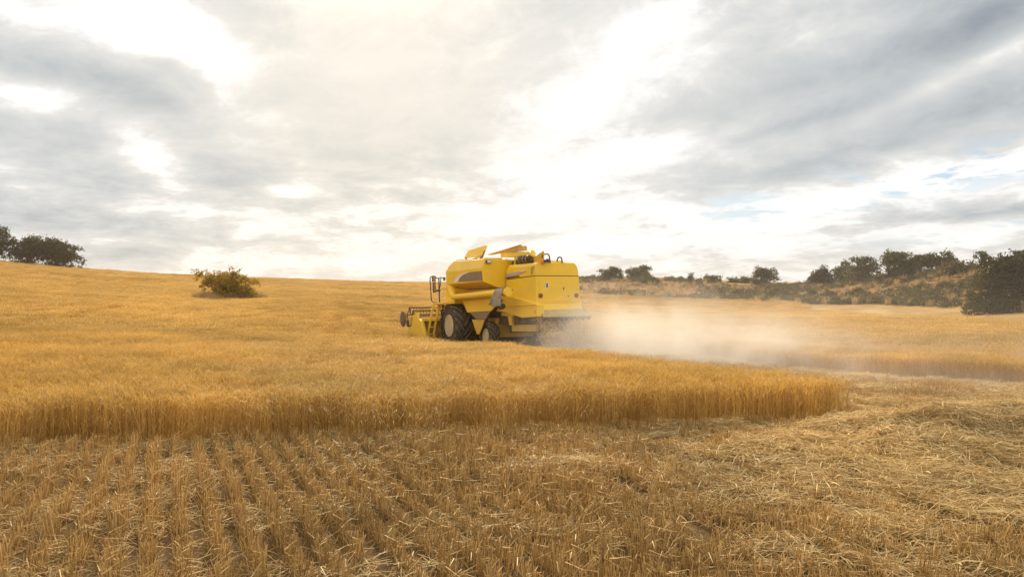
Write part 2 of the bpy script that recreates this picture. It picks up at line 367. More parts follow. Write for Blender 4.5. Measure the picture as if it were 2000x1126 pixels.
def wheat_patch(size, n, h0, h1, wid, heads=True, detail=2):
    B = Blades(); rnd = random.random
    for _ in range(n):
        x, y = (rnd() - .5) * size, (rnd() - .5) * size
        h = h0 + (h1 - h0) * (1 - rnd() ** 1.6); a = rnd() * 6.283; ln = abs(random.gauss(0, .10)) * h
        if rnd() < .04: ln = h * (.3 + .5 * rnd())
        dx, dy = math.cos(a) * ln, math.sin(a) * ln
        t = rnd(); sa = rnd() * 3.1416; side = np.array([math.cos(sa), math.sin(sa), 0.0]); c = min(1, max(0, random.gauss(.18, .20)))
        top = np.array([x + dx, y + dy, h])
        pts = [(x, y, 0), (x + dx * .35, y + dy * .35, h * .55), top]
        B.strip(pts, [wid, wid * .9, wid * .7], side, c)
        if heads:
            na = a + random.gauss(0, .8); L = .075 + .035 * rnd(); nod = .25 + .9 * rnd()
            d1 = np.array([math.cos(na) * nod * .5, math.sin(na) * nod * .5, 1.0]); d1 /= np.linalg.norm(d1)
            d2 = np.array([math.cos(na) * nod, math.sin(na) * nod, .55 - .45 * nod]); d2 /= np.linalg.norm(d2)
            k1 = top + d1 * L * .5; k2 = k1 + d2 * L * .6
            hw = wid * 1.9; ch = min(1, max(0, random.gauss(.62, .22)))
            B.strip([top, k1, k2], [hw * .5, hw, hw * .35], side, ch)
            if detail > 1:
                s2 = np.cross(d1, side); s2 /= max(1e-6, np.linalg.norm(s2))
                B.strip([top, k1, k2], [hw * .5, hw, hw * .35], s2, ch)
                for _q in range(4):
                    o = np.array([random.gauss(0, .35), random.gauss(0, .35), random.gauss(0, .2)])
                    b0 = top + d1 * L * (.2 + .6 * rnd()); b1 = b0 + (d2 + o) * (.07 + .05 * rnd())
                    B.strip([b0, b1], [wid * .3, wid * .1], side, min(1, ch + .15))
        if detail > 1 and rnd() < .55:      # a dry leaf hanging off the stem
            la = rnd() * 6.283; q = h * (.25 + .5 * rnd()); b0 = np.array([x + dx * .4, y + dy * .4, q]); L = .1 + .1 * rnd()
            b1 = b0 + np.array([math.cos(la) * L * .5, math.sin(la) * L * .5, L * .35]); b2 = b0 + np.array([math.cos(la) * L, math.sin(la) * L, -L * .25])
            B.strip([b0, b1, b2], [wid, wid * 1.4, wid * .4], np.array([-math.sin(la), math.cos(la), 0.]), c)
    return B
def stub_row(L, n):
    B = Blades(); rnd = random.random
    for _ in range(n):
        y = (rnd() - .5) * L; x = random.gauss(0, .028); h = .09 + .075 * rnd()
        lx, ly = random.gauss(0, .17) * h, random.gauss(.02, .17) * h
        if rnd() < .10: lx, ly = random.gauss(0, .8) * h, random.gauss(0, .8) * h; h *= .7
        c = min(1, max(0, random.gauss(.48, .25)))
        B.stalk((x, y, -.02), (x + lx, y + ly, h), .0026, c, .0023)
        if rnd() < .35:
            la = rnd() * 6.283; q = h * rnd(); l = .05 + .09 * rnd()
            B.strip([(x, y, q), (x + math.cos(la) * l, y + math.sin(la) * l, q + random.gauss(-.01, .03))], [.003, .0015], np.array([-math.sin(la), math.cos(la), .3]), c)
    return B
def straw_patch(size, n, thick, lmax=.24):
    B = Blades(); rnd = random.random
    for _ in range(n):
        x, y = (rnd() - .5) * size, (rnd() - .5) * size; a = rnd() * 6.283; L = .07 + (lmax - .07) * rnd() ** 1.3
        z = .004 + thick * rnd(); tl = random.gauss(0, .16)
        d = np.array([math.cos(a) * math.cos(tl), math.sin(a) * math.cos(tl), math.sin(tl)]) * L
        p0 = np.array([x, y, z]) - d / 2; p1 = p0 + d; lo = min(p0[2], p1[2])
        if lo < -.01: p0[2] -= lo * .8; p1[2] -= lo * .8
        c = min(1, max(0, random.gauss(.52, .28)))
        if rnd() < .7: B.stalk(p0, p1, .0018, c)
        else: B.strip([p0, (p0 + p1) / 2 + np.array([0, 0, .02 * rnd()]), p1], [.0015, .0032, .001], np.array([-math.sin(a), math.cos(a), random.gauss(0, .5)]), c)
    return B

def instancer(name, pts, rotz, tilt, scale, idx, sources, mat, label=None, cat=None):
    """one 'stuff' object: a cloud of points on which geometry nodes set copies of small clumps"""
    n = len(pts)
    me = bpy.data.meshes.new(name); me.vertices.add(n); me.vertices.foreach_set('co', np.asarray(pts, np.float32).ravel())
    rot = np.zeros((n, 3), np.float32); rot[:, 2] = rotz
    if tilt is not None: rot[:, :2] = tilt
    a = me.attributes.new('rot', 'FLOAT_VECTOR', 'POINT'); a.data.foreach_set('vector', rot.ravel())
    a = me.attributes.new('siz', 'FLOAT_VECTOR', 'POINT'); a.data.foreach_set('vector', np.asarray(scale, np.float32).ravel())
    a = me.attributes.new('pick', 'INT', 'POINT'); a.data.foreach_set('value', np.asarray(idx, np.int32))
    me.materials.append(mat)
    o = bpy.data.objects.new(name, me); COL.objects.link(o)
    src = bpy.data.collections.new(name + '_clumps')
    for q in sources: src.objects.link(q)
    t = bpy.data.node_groups.new(name + '_scatter', 'GeometryNodeTree')
    t.interface.new_socket('Geometry', in_out='INPUT', socket_type='NodeSocketGeometry')
    t.interface.new_socket('Geometry', in_out='OUTPUT', socket_type='NodeSocketGeometry')
    N = t.nodes; gi = N.new('NodeGroupInput'); go = N.new('NodeGroupOutput')
    ip = N.new('GeometryNodeInstanceOnPoints'); ci = N.new('GeometryNodeCollectionInfo')
    ci.inputs['Collection'].default_value = src; ci.inputs['Separate Children'].default_value = True; ci.inputs['Reset Children'].default_value = True
    def attr(nm, typ):
        q = N.new('GeometryNodeInputNamedAttribute'); q.data_type = typ; q.inputs['Name'].default_value = nm
        return [s for s in q.outputs if s.enabled and s.name == 'Attribute'][0]
    L = t.links
    L.new(gi.outputs[0], ip.inputs['Points']); L.new(ci.outputs[0], ip.inputs['Instance']); ip.inputs['Pick Instance'].default_value = True
    L.new(attr('pick', 'INT'), ip.inputs['Instance Index'])
    L.new(attr('rot', 'FLOAT_VECTOR'), ip.inputs['Rotation']); L.new(attr('siz', 'FLOAT_VECTOR'), ip.inputs['Scale'])
    L.new(ip.outputs[0], go.inputs[0])
    md = o.modifiers.new('scatter', 'NODES'); md.node_group = t
    return tag(o, label, cat, kind='stuff')

def jgrid(x0, x1, y0, y1, st, jit=0.9):
    gx, gy = np.meshgrid(np.arange(x0, x1, st), np.arange(y0, y1, st)); gx = gx.ravel(); gy = gy.ravel()
    return gx + (RNG.random(len(gx)) - .5) * st * jit, gy + (RNG.random(len(gy)) - .5) * st * jit
def view(x, y, m=0.82, pad=3.0): return np.abs(x) < m * y + pad
def hash_noise(x, y, sc, seed):
    """smooth value noise on the ground plane"""
    g = np.random.default_rng(seed).random((64, 64)); u = x * sc + 31.7; v = y * sc + 17.3
    i, j = np.floor(u).astype(int), np.floor(v).astype(int); f, h = u - i, v - j; f = f * f * (3 - 2 * f); h = h * h * (3 - 2 * h)
    q = lambda a, b: g[a % 64, b % 64]
    return (q(i, j) * (1 - f) + q(i + 1, j) * f) * (1 - h) + (q(i, j + 1) * (1 - f) + q(i + 1, j + 1) * f) * h
WH = 0.70
def scatter_wheat(name, r0, r1, st, srcs, hs, label):
    x, y = jgrid(-r1 * .85, r1 * .85, 2, r1, st); r = np.hypot(x, y)
    k = (r >= r0) & (r < r1) & view(x, y) & crop_mask(x, y); x, y = x[k], y[k]; n = len(x)
    z = gz(x, y); s = WH * hs * (1 + .05 * RNG.standard_normal(n) + .06 * np.sin(x * .9 + 1.7 * np.sin(y * .6)) - .11 * np.clip(hash_noise(x, y, .28, 31) * 2 - 1.1, 0, 1)); w = 1 + .1 * RNG.standard_normal(n)
    instancer(name, np.c_[x, y, z], RNG.random(n) * 6.283, RNG.standard_normal((n, 2)) * .05, np.c_[w, w, s], RNG.integers(0, len(srcs), n), srcs, M_WHEAT, label, 'wheat')
scatter_wheat('standing_wheat', 0, 25, .30, [wheat_patch(.42, 84, .47, .66, .0021).obj('wheat_clump', M_WHEAT) for _ in range(7)], 1.0, None)
scatter_wheat('standing_wheat', 25, 66, .75, [wheat_patch(1.0, 190, .44, .66, .0042, True, 1).obj('wheat_clump', M_WHEAT) for _ in range(6)], 1.0, None)
scatter_wheat('standing_wheat', 66, 215, 1.9, [wheat_patch(2.6, 420, .42, .66, .011, True, 1).obj('wheat_clump', M_WHEAT) for _ in range(6)], 1.0, None)

def flat_share(x, y):
    """how far the stubble is trodden flat and buried under straw (0 rows stand free, 1 straw only)"""
    n = hash_noise(x, y, .9, 3) * .6 + hash_noise(x, y, 2.3, 4) * .4
    right = np.clip((x - .5 + (y - 6) * .25) / 3.0, 0, 1)
    bottom = np.clip((4.05 - y) / .8, 0, 1) * np.clip((x + 2.6) / 1.6, .25, 1)
    w = np.clip(windrow(x, y) / .07, 0, 1)
    return np.clip(np.maximum(np.maximum(right * (.15 + .9 * n), bottom * (.4 + .9 * n)), w) + (n - .62) * .5, 0, 1)
def scatter_stubble():
    u = np.array([-.434, .901]); v = np.array([.901, .434])
    a, b = np.meshgrid(np.arange(-30, 40, .198), np.arange(-12, 34, .30)); a = a.ravel() + RNG.standard_normal(a.size) * .009; b = b.ravel() + (RNG.random(b.size) - .5) * .1
    x = a * v[0] + b * u[0]; y = a * v[1] + b * u[1]; r = np.hypot(x, y)
    k = (y > 1.5) & (r < 24) & view(x, y) & ~inside(CROP, x, y)
    x, y = x[k], y[k]; fs = flat_share(x, y)
    k = RNG.random(len(x)) > fs * .93; x, y, fs = x[k], y[k], fs[k]; n = len(x)
    s = (1 - .55 * fs) * (1 + .14 * RNG.standard_normal(n)) * (.8 + .4 * hash_noise(x, y, 1.3, 9))
    srcs = [stub_row(.34, 66).obj('stubble_tuft', M_STUB) for _ in range(9)]
    tl = RNG.standard_normal((n, 2)) * (.06 + .35 * fs)[:, None]
    instancer('cut_stubble', np.c_[x, y, gz(x, y)], math.atan2(.434, .901) + RNG.standard_normal(n) * (.05 + .5 * fs), tl, np.c_[np.ones(n), np.ones(n), s], RNG.integers(0, 9, n), srcs, M_STUB, None, 'stubble')
scatter_stubble()
def scatter_straw():
    srcs = [straw_patch(.5, 210, .05).obj('straw_tuft', M_LOOSE) for _ in range(8)]
    X, Y, Z, Tt = [], [], [], []
    for layer in range(4):
        x, y = jgrid(-19, 20, 1.5, 24, .30); r = np.hypot(x, y)
        k = (r < 24) & view(x, y) & ~inside(CROP, x, y); x, y = x[k], y[k]; fs = flat_share(x, y)
        need = np.array([.42, .80, 1.1, 1.4])[layer]
        dens = .20 * (layer == 0) + fs * 1.25 + np.clip(windrow(x, y) / .06, 0, 1) * .8
        k = RNG.random(len(x)) < np.clip(dens - (need - .42) , 0, 1); x, y = x[k], y[k]
        X.append(x); Y.append(y); Z.append(gz(x, y) + .028 * layer)
    x, y, z = map(np.concatenate, (X, Y, Z)); n = len(x)
    e = .12; gx = (gz(x + e, y) - gz(x - e, y)) / (2 * e) + RNG.standard_normal(n) * .07; gy = (gz(x, y + e) - gz(x, y - e)) / (2 * e) + RNG.standard_normal(n) * .07
    th = RNG.random(n) * 6.283; N = np.c_[-gx, -gy, np.ones(n)]; N /= np.linalg.norm(N, axis=1)[:, None]     # lie along the slope
    U = np.c_[np.cos(th), np.sin(th), np.zeros(n)]; U -= N * (U * N).sum(1)[:, None]; U /= np.linalg.norm(U, axis=1)[:, None]; Vv = np.cross(N, U)
    rx, ry, rz = np.arctan2(Vv[:, 2], N[:, 2]), np.arcsin(-U[:, 2]), np.arctan2(U[:, 1], U[:, 0])
    instancer('loose_straw', np.c_[x, y, z], rz, np.c_[rx, ry], np.ones((n, 3)) * (1 + .15 * RNG.standard_normal(n))[:, None], RNG.integers(0, 8, n), srcs, M_LOOSE, None, 'straw')
scatter_straw()

# ------------------------------------------------------------------ combine harvester
def paint_mat(name, col, rough=0.42, dust=0.35, dcol=(0.52, 0.34, 0.11), coat=0.15):
    m, k, out = new_mat(name)
    tc = k.add('ShaderNodeTexCoord').outputs['Object']
    n = k.noise(tc, 1.7, 6, 0.65, 0.3); n2 = k.noise(tc, 14.0, 5, 0.7); n3 = k.noise(tc, 0.6, 3, 0.5)
    c = k.mix(k.maprange(n3, 0.3, 0.7), tuple(q * .93 for q in col), tuple(min(1, q * 1.04) for q in col))
    f = k.math('MULTIPLY', k.maprange(k.math('ADD', k.math('MULTIPLY', n, .7), k.math('MULTIPLY', n2, .3)), 0.46, 0.66), dust)
    sz = k.add('ShaderNodeSeparateXYZ'); k.put(sz.inputs[0], tc)
    splash = k.maprange(k.math('ADD', sz.outputs[2], k.math('MULTIPLY', k.math('SUBTRACT', n, .5), 1.6)), 1.8, 0.6, 0.0, 0.18)
    specks = k.math('MULTIPLY', k.maprange(k.noise(tc, 42.0, 3, .6), .60, .70), .30)
    f = k.math('ADD', f, k.math('ADD', splash, k.math('MULTIPLY', specks, k.maprange(n, .35, .65))), clamp=True)
    c = k.mix(f, c, dcol)
    r = k.math('ADD', rough, k.math('MULTIPLY', f, 0.5))
    principled(k, out, c, r, 0.4, normal=bump(k, n2, 0.05, 0.01), coat=coat); return m
YEL = paint_mat('yellow_paint', (0.92, 0.565, 0.007), dust=0.16)
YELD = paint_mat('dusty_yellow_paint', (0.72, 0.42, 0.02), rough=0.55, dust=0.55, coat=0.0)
DARK = simple('dark_metal', (0.055, 0.043, 0.030), 0.6, var=.3)
BODY = simple('grimy_underbody', (0.10, 0.065, 0.028), 0.85, 0.2, var=.4)
BROWN = simple('grey_brown_panel', (0.24, 0.165, 0.085), 0.45, var=.12)
RUBBER = simple('tyre_rubber', (0.085, 0.064, 0.042), 0.85, 0.2, var=.35, scale=5)
LUG = simple('worn_tyre_lug', (0.21, 0.155, 0.095), 0.85, 0.2, var=.3, scale=6)
CREAM = paint_mat('cream_rim_paint', (0.66, 0.52, 0.28), rough=.55, dust=.6)
CLOTH = simple('grey_canvas', (0.32, 0.26, 0.18), 0.9, 0.1, var=.3, scale=4)
TANB = simple('brown_canopy_lining', (0.58, 0.37, 0.10), 0.7, 0.2, var=.15)
REELB = simple('rusty_reel_metal', (0.17, 0.105, 0.045), 0.7, 0.3, var=.3)
HEADB = simple('shaded_header_sheet', (0.30, 0.175, 0.03), 0.8, 0.2, var=.3)  # dark brown colour stands for the shade on the header back
TAN = simple('dust_covered_sheet', (0.50, 0.36, 0.17), 0.9, 0.1, var=.12, scale=5)
REDL = simple('red_lens', (0.20, 0.035, 0.012), 0.3, var=.2)
ORNG = simple('orange_plastic', (0.75, 0.20, 0.02), 0.35, var=.1)
WHITE = simple('white_decal', (0.75, 0.72, 0.66), 0.5, var=.05)
BLUEG = simple('blue_grey_decal', (0.33, 0.40, 0.46), 0.5, var=.06)
GLASS = simple('dark_glass', (0.03, 0.035, 0.035), 0.08, 0.6, var=.05)
STEEL = simple('grey_steel', (0.34, 0.31, 0.26), 0.4, 0.5, 0.6, var=.12)
BLACKD = simple('black_decal', (0.045, 0.036, 0.028), 0.5, var=.1)

def combine():
    root = empty('combine_harvester', (0, 0, 0), 'yellow combine harvester cutting the wheat field and blowing out dust', 'combine harvester')
    t = R(62); p = R(2.9)
    h = Vector((-math.cos(t), math.sin(t), 0)); Xa = h * math.cos(p) - Vector((0, 0, 1)) * math.sin(p); Ya = -Vector((math.sin(t), math.cos(t), 0)); Za = Xa.cross(Ya)
    root.matrix_world = Matrix(((Xa.x, Ya.x, Za.x, 1.6932), (Xa.y, Ya.y, Za.y, 25.9258), (Xa.z, Ya.z, Za.z, -.5), (0, 0, 0, 1)))

    class P:
        def __init__(s): s.bm = bmesh.new()
        def verts(s, pts): return [s.bm.verts.new(q) for q in pts]
        def loft(s, secs, cap=True, close=True):
            """closed sections of equal count joined into a skin"""
            rows = [s.verts(q) for q in secs]; n = len(rows[0])
            for a, b in zip(rows[:-1], rows[1:]):
                for i in range(n if close else n - 1): s.bm.faces.new((a[i], a[(i + 1) % n], b[(i + 1) % n], b[i]))
            if cap: s.bm.faces.new(rows[0][::-1]); s.bm.faces.new(rows[-1])
            return s
        def xz(s, poly, y0, y1): return s.loft([[(x, y0, z) for x, z in poly], [(x, y1, z) for x, z in poly]])
        def yz(s, poly, x0, x1): return s.loft([[(x0, y, z) for y, z in poly], [(x1, y, z) for y, z in poly]])
        def xy(s, poly, z0, z1): return s.loft([[(x, y, z0) for x, y in poly], [(x, y, z1) for x, y in poly]])
        def box(s, x0, x1, y0, y1, z0, z1): return s.xz([(x0, z0), (x1, z0), (x1, z1), (x0, z1)], y0, y1)
        def bar(s, a, b, w, d=None):
            a, b = Vector(a), Vector(b); q = (b - a).normalized(); u = q.cross(Vector((0, 0, 1)))
            u = Vector((0, 1, 0)) if u.length < .05 else u.normalized()
            v = q.cross(u); d = d or w; c = [u * w / 2 + v * d / 2, -u * w / 2 + v * d / 2, -u * w / 2 - v * d / 2, u * w / 2 - v * d / 2]
            return s.loft([[a + k for k in c], [b + k for k in c]])
        def tube(s, pts, r, n=10, cap=True):
            pts = [Vector(q) for q in pts]; rr = r if isinstance(r, (list, tuple)) else [r] * len(pts); secs = []
            u = None
            for i, q in enumerate(pts):
                d = (pts[min(i + 1, len(pts) - 1)] - pts[max(i - 1, 0)]).normalized()
                if u is None: u = d.orthogonal().normalized()
                else: u = (u - d * u.dot(d)).normalized()
                v = d.cross(u); secs.append([q + (u * math.cos(k * 6.2832 / n) + v * math.sin(k * 6.2832 / n)) * rr[i] for k in range(n)])
            return s.loft(secs, cap)
        def lathe_y(s, prof, c, n=40):
            """profile (radius, y) spun about the axle"""
            secs = [[(c[0] + r_ * math.cos(k * 6.2832 / n), c[1] + y, c[2] + r_ * math.sin(k * 6.2832 / n)) for k in range(n)] for r_, y in prof]
            return s.loft(secs, True)
        def done(s, name, mat, parent=root, bevel=0.0, smooth=False, seg=2):
            bmesh.ops.recalc_face_normals(s.bm, faces=s.bm.faces); me = bpy.data.meshes.new(name); s.bm.to_mesh(me); s.bm.free(); me.materials.append(mat)
            if smooth: me.polygons.foreach_set('use_smooth', np.ones(len(me.polygons), bool))
            o = bpy.data.objects.new(name, me); COL.objects.link(o); o.parent = parent
            if smooth:
                try: me.set_sharp_from_angle(angle=R(40))
                except Exception: pass
            if bevel:
                b = o.modifiers.new('bevel', 'BEVEL'); b.width = bevel; b.segments = seg; b.limit_method = 'ANGLE'; b.angle_limit = R(25); b.harden_normals = True
            return o
    # --- rear hood
    up = [(.907, 2.662), (.907, 3.0), (.885, 3.08), (.82, 3.135), (-.72, 3.145), (-.82, 3.10), (-.885, 2.99), (-.925, 2.84), (-.935, 2.662)]
    hood = P().loft([[(-.02, y, z) for y, z in up], [(.02, y, z) for y, z in up], [(2.05, y, z + (.07 if z > 2.9 else .02)) for y, z in up], [(2.27, y * .99, z - (.06 if z > 2.9 else -.02)) for y, z in up]]).done('rear_hood', YEL, bevel=.025, seg=3)
    P().yz([(.905, 1.69), (.905, 2.645), (-.938, 2.645), (-.96, 1.70)], -.03, 2.27).done('straw_hood', YEL, bevel=.018)
    P().yz([(.895, 2.64), (.895, 2.667), (-.925, 2.667), (-.925, 2.64)], -.018, 2.25).done('hood_seam', BODY)
    door = P().yz([(.775, 1.735), (.775, 2.49), (-.905, 2.50), (-.915, 1.745)], -.046, -.026).done('rear_door', YEL, bevel=.008)
    P().yz([(-.232, 2.15), (-.232, 2.25), (-.262, 2.25), (-.262, 2.15)], -.066, -.044).done('latch', DARK, door, bevel=.004)
    P().yz([(-.42, 1.90), (-.42, 1.95), (-.455, 1.95), (-.455, 1.90)], -.056, -.044).done('bolt', DARK, door)
    st = P().yz([(.52, 2.20), (.52, 2.40), (.38, 2.40), (.38, 2.20)], -.0505, -.0455).done('warning_sticker', WHITE, door)
    mk = P()
    for a, b in (((.495, 2.375), (.41, 2.235)), ((.415, 2.375), (.48, 2.225)), ((.45, 2.39), (.45, 2.30)), ((.50, 2.30), (.47, 2.26))): mk.bar((-.0525, *a), (-.0525, *b), .008, .028)
    mk.done('sticker_print', BLACKD, st)
    for y in (.735, -.785):
        l = P().tube([(-.046, y, 1.945), (-.085, y, 1.945)], .085, 20).done('tail_light', REDL, bevel=.01)
        P().tube([(-.084, y, 1.945), (-.094, y, 1.945)], .055, 20).done('lens', REDL, l, bevel=.004)
    P().yz([(.925, 1.665), (.925, 1.70), (-.985, 1.71), (-.985, 1.675)], -.085, .3).done('hood_ledge', YEL, bevel=.01)
    P().loft([[(-.07, .905, 1.665), (-.07, -.965, 1.675), (.3, -.965, 1.675), (.3, .905, 1.665)], [(-.17, .90, 1.40), (-.17, -.985, 1.40), (.2, -.985, 1.40), (.2, .90, 1.40)]]).done('rear_skirt', YEL, bevel=.012)
    # chopper tail board, coated with dust
    tb = P().loft([[(-.19, .91, 1.43), (-.19, -.97, 1.45), (-.16, -.97, 1.41), (-.16, .91, 1.39)], [(-.66, .98, 1.19), (-.66, -1.02, 1.19), (-.63, -1.02, 1.15), (-.63, .98, 1.15)]]).done('straw_chopper', TAN, bevel=.008)
    P().box(-.70, -.64, -1.02, .98, 1.12, 1.15).done('tail_board_rail', DARK, tb, bevel=.006)
    for i in range(9):
        y = .9 - i * .235
        P().xz([(-.22, 1.38), (-.64, 1.14), (-.58, 1.02), (-.25, 1.10)], y, y + .02).done('chopper_vane', BODY, tb)
    for y in (.93, -1.0):
        P().bar((-.12, y, 1.45), (-.5, y, 1.25), .04).done('tail_board_arm', DARK, tb)
    # --- decals on the hood side
    def plate(poly, y, mat, name, parent, th=.004): return P().xz(poly, y, y + th).done(name, mat, parent)
    plate([(2.20, 2.775), (1.15, 2.80), (.72, 2.885), (2.20, 2.885)], .908, BLUEG, 'blue_stripe', hood)
    plate([(2.20, 2.745), (1.05, 2.775), (.62, 2.86), (.70, 2.888), (1.15, 2.802), (2.20, 2.773)], .908, ORNG, 'orange_stripe', hood)
    plate([(2.22, 2.69), (1.16, 2.70), (1.20, 2.755), (2.22, 2.742)], .908, BLACKD, 'dark_stripe', hood)
    plate([(1.50, 2.862), (.70, 2.888), (.62, 2.915), (1.0, 2.912), (1.60, 2.889)], .908, WHITE, 'white_stripe', hood)
    em = P()
    for i in range(5):
        z0 = 2.985 - i * .056; x0 = .31 - i * .0; L = .30 - i * .035
        em.xz([(x0, z0 - .055), (x0 - .04, z0 - .05), (x0 - L * .45, z0 - .008), (x0 - L, z0 + .008), (x0 - L, z0 + .030), (x0 - L * .4, z0 + .018)], .908, .913)
    em.done('leaf_emblem', BROWN, hood)
    # --- side shield above the rear wheel
    sh = P().xz([(1.92, 2.01), (1.68, 2.015), (-.30, 1.665), (-.48, 1.61), (-.47, 1.19), (.63, 1.165), (1.95, 1.40), (2.74, 1.45), (2.45, 1.62)], .86, 1.15).done('side_shield', YEL, bevel=.02)
    P().loft([[(1.80, 1.149, 1.64), (1.80, 1.149, 1.60), (1.80, 1.152, 1.60), (1.80, 1.165, 1.62)], [(-.44, 1.149, 1.655), (-.44, 1.149, 1.59), (-.44, 1.155, 1.59), (-.44, 1.185, 1.625)]]).done('shield_crease', YEL, sh, bevel=.004)
    P().xz([(-.30, 1.30), (-.38, 1.30), (-.38, 1.42), (-.30, 1.42)], 1.150, 1.156).done('shield_sticker', ORNG, sh)
    # --- grain tank
    def sym(s): return s + [(x, -y, z) for x, y, z in s[::-1]]
    tank = P().loft([sym([(2.37, 1.22, 2.36), (2.37, 1.83, 2.585), (2.37, 1.87, 3.10), (2.37, 1.77, 3.445)]), sym([(5.32, 1.22, 2.44), (5.32, 1.86, 2.655), (5.32, 1.87, 3.18), (5.32, 1.74, 3.62)]),
                     sym([(5.86, 1.22, 2.45), (5.86, 1.86, 2.66), (5.86, 1.87, 3.20), (5.86, 1.79, 3.40)])]).done('grain_tank', YEL, bevel=.02)
    P().bar((2.5, 1.62, 3.46), (5.28, 1.62, 3.635), .08, .05).done('tank_rim', BROWN, tank)
    # graphic on the tank side
    gp = [(4.72, 2.70), (4.55, 2.83), (4.25, 2.915), (3.68, 2.995), (2.36, 2.965), (2.36, 2.60)]
    def on_side(x, z):  # the tank side leans outward below its waist
        q = (z - 2.6) / .55; return 1.868 if q > 1 else 1.845 + .03 * q
    gpz = [(4.70, 2.71), (4.52, 2.85), (4.2, 2.95), (3.70, 3.01), (3.2, 3.02), (2.41, 2.985), (2.41, 2.63)]
    P().loft([[(x, on_side(x, z) - .02, z) for x, z in gpz], [(x, on_side(x, z) + .012, z) for x, z in gpz]]).done('dark_side_graphic', BROWN, tank)
    wz = [(5.12, 2.70), (4.95, 2.82), (4.62, 2.935), (4.18, 3.01), (3.70, 3.045), (3.70, 3.012), (4.2, 2.952), (4.52, 2.852), (4.70, 2.712)]
    P().loft([[(x, on_side(x, z) - .02, z) for x, z in wz], [(x, on_side(x, z) + .013, z) for x, z in wz]]).done('white_swoosh', WHITE, tank)
    wl = P().box(2.27, 2.36, 1.50, 1.72, 3.28, 3.40).done('work_light', DARK, bevel=.012)
    P().box(2.255, 2.272, 1.53, 1.69, 3.30, 3.38).done('lens', WHITE, wl, bevel=.003)
    # tank lids standing open
    lid = P().loft([[(6.02, .98, 3.80), (4.14, .98, 3.72), (3.95, .86, 4.16), (4.05, .86, 4.185), (5.80, .86, 4.13)], [(6.02, .94, 3.80), (4.14, .94, 3.72), (3.95, .82, 4.16), (4.05, .82, 4.185), (5.80, .82, 4.13)]]).done('tank_lid', YEL, bevel=.012)
    P().bar((5.6, 1.0, 3.60), (4.3, .98, 3.76), .06).done('lid_hinge', YELD, lid)
    for a, b in (((4.25, 1.0, 3.55), (4.05, .93, 3.95)), ((4.5, 1.05, 3.52), (4.15, .93, 3.80)), ((5.5, 1.05, 3.56), (5.75, 1.0, 3.82))): P().bar(a, b, .05).done('lid_stay', BROWN, lid)
    P().box(3.4, 5.4, .45, 1.25, 3.45, 3.60).done('tank_cross_beam', YELD, bevel=.02)
    l2 = P().loft([[(4.30, .62, 3.80), (1.56, .62, 3.915), (1.42, .62, 3.86), (1.42, .62, 3.70), (3.32, .62, 3.80)], [(4.30, .42, 3.81), (1.56, .42, 3.925), (1.42, .42, 3.87), (1.42, .42, 3.71), (3.32, .42, 3.81)]]).done('engine_canopy', TANB, bevel=.01)
    P().bar((4.32, .63, 3.815), (1.50, .63, 3.935), .05, .03).done('canopy_edge', YEL, l2)
    P().xz([(3.33, 3.62), (1.22, 3.43), (1.22, 3.64), (3.33, 3.86)], .15, .58).done('engine_cover', YEL, bevel=.03)
    for x in (2.72, 2.0): P().bar((x, .66, 3.12), (x, .62, 3.50), .06).done('canopy_post', YEL)
    P().box(.9, 2.35, .0, .60, 3.10, 3.40).done('engine_block', BODY, bevel=.03)
    P().bar((2.36, .72, 3.40), (1.6, .72, 3.36), .035).done('deck_rail', YEL)
    dr = P().tube([(1.56, .70, 3.37), (1.50, .70, 3.37), (.74, .70, 3.33), (.66, .70, 3.325)], [.10, .145, .145, .10], 24).done('air_cleaner', BODY, smooth=True)
    for x in (1.42, 1.08, .82): P().tube([(x, .70, 3.367 - (1.5 - x) * .05), (x - .045, .70, 3.365 - (1.5 - x) * .05)], .150, 24).done('band', STEEL, dr)
    P().tube([(1.20, .50, 3.40), (1.10, .50, 3.56), (.92, .50, 3.56), (.84, .50, 3.40)], [.10, .13, .13, .09], 14).done('exhaust_elbow', YEL, smooth=True)
    P().xz([(.62, 3.12), (-.08, 3.12), (-.10, 3.52), (-.06, 3.55), (.35, 3.44), (.62, 3.36)], .56, .60).done('radiator_bracket', YELD, bevel=.008)
    P().xz([(.02, 3.30), (-.055, 3.30), (-.055, 3.42), (.02, 3.42)], .598, .608).done('bracket_pad', BODY)
    P().box(.15, 1.0, -.5, .38, 3.10, 3.19).done('radiator_housing', YEL, bevel=.03)
    bc = P().tube([(-.06, .62, 3.10), (-.06, .62, 3.22), (-.06, .62, 3.28)], [.07, .085, .05], 14).done('beacon', ORNG, smooth=True)
    P().tube([(-.20, .50, 3.12), (-.20, .50, 3.20), (-.20, .50, 3.25)], [.12, .12, .06], 16).done('filter_cap', DARK, smooth=True)
    def loop(x0, x1, y, z0, z1): return [(x0, y, z0)] + [((x0 + x1) / 2 + (x0 - x1) / 2 * math.cos(a), y, z0 + (z1 - z0) * (.55 + .45 * math.sin(a))) for a in np.linspace(0, math.pi, 9)] + [(x1, y, z0)]
    P().tube(loop(.50, -.02, .30, 3.12, 3.48), .026, 8).done('grab_rail', DARK, smooth=True)
    P().tube(loop(-.02, .30, -.22, 3.13, 3.36), .026, 8).done('grab_rail', DARK, smooth=True)
    # --- unloading auger along the side
    au = P().tube([(5.24, 1.76, 2.115), (.50, 1.76, 2.10)], [.125, .135], 24).done('unloading_auger', YEL, smooth=True)
    P().tube([(5.86, 1.62, 2.60), (5.70, 1.66, 2.42), (5.52, 1.72, 2.24), (5.38, 1.75, 2.15), (5.22, 1.76, 2.115)], [.24, .21, .175, .15, .137], 20).done('auger_elbow', YEL, au, smooth=True)
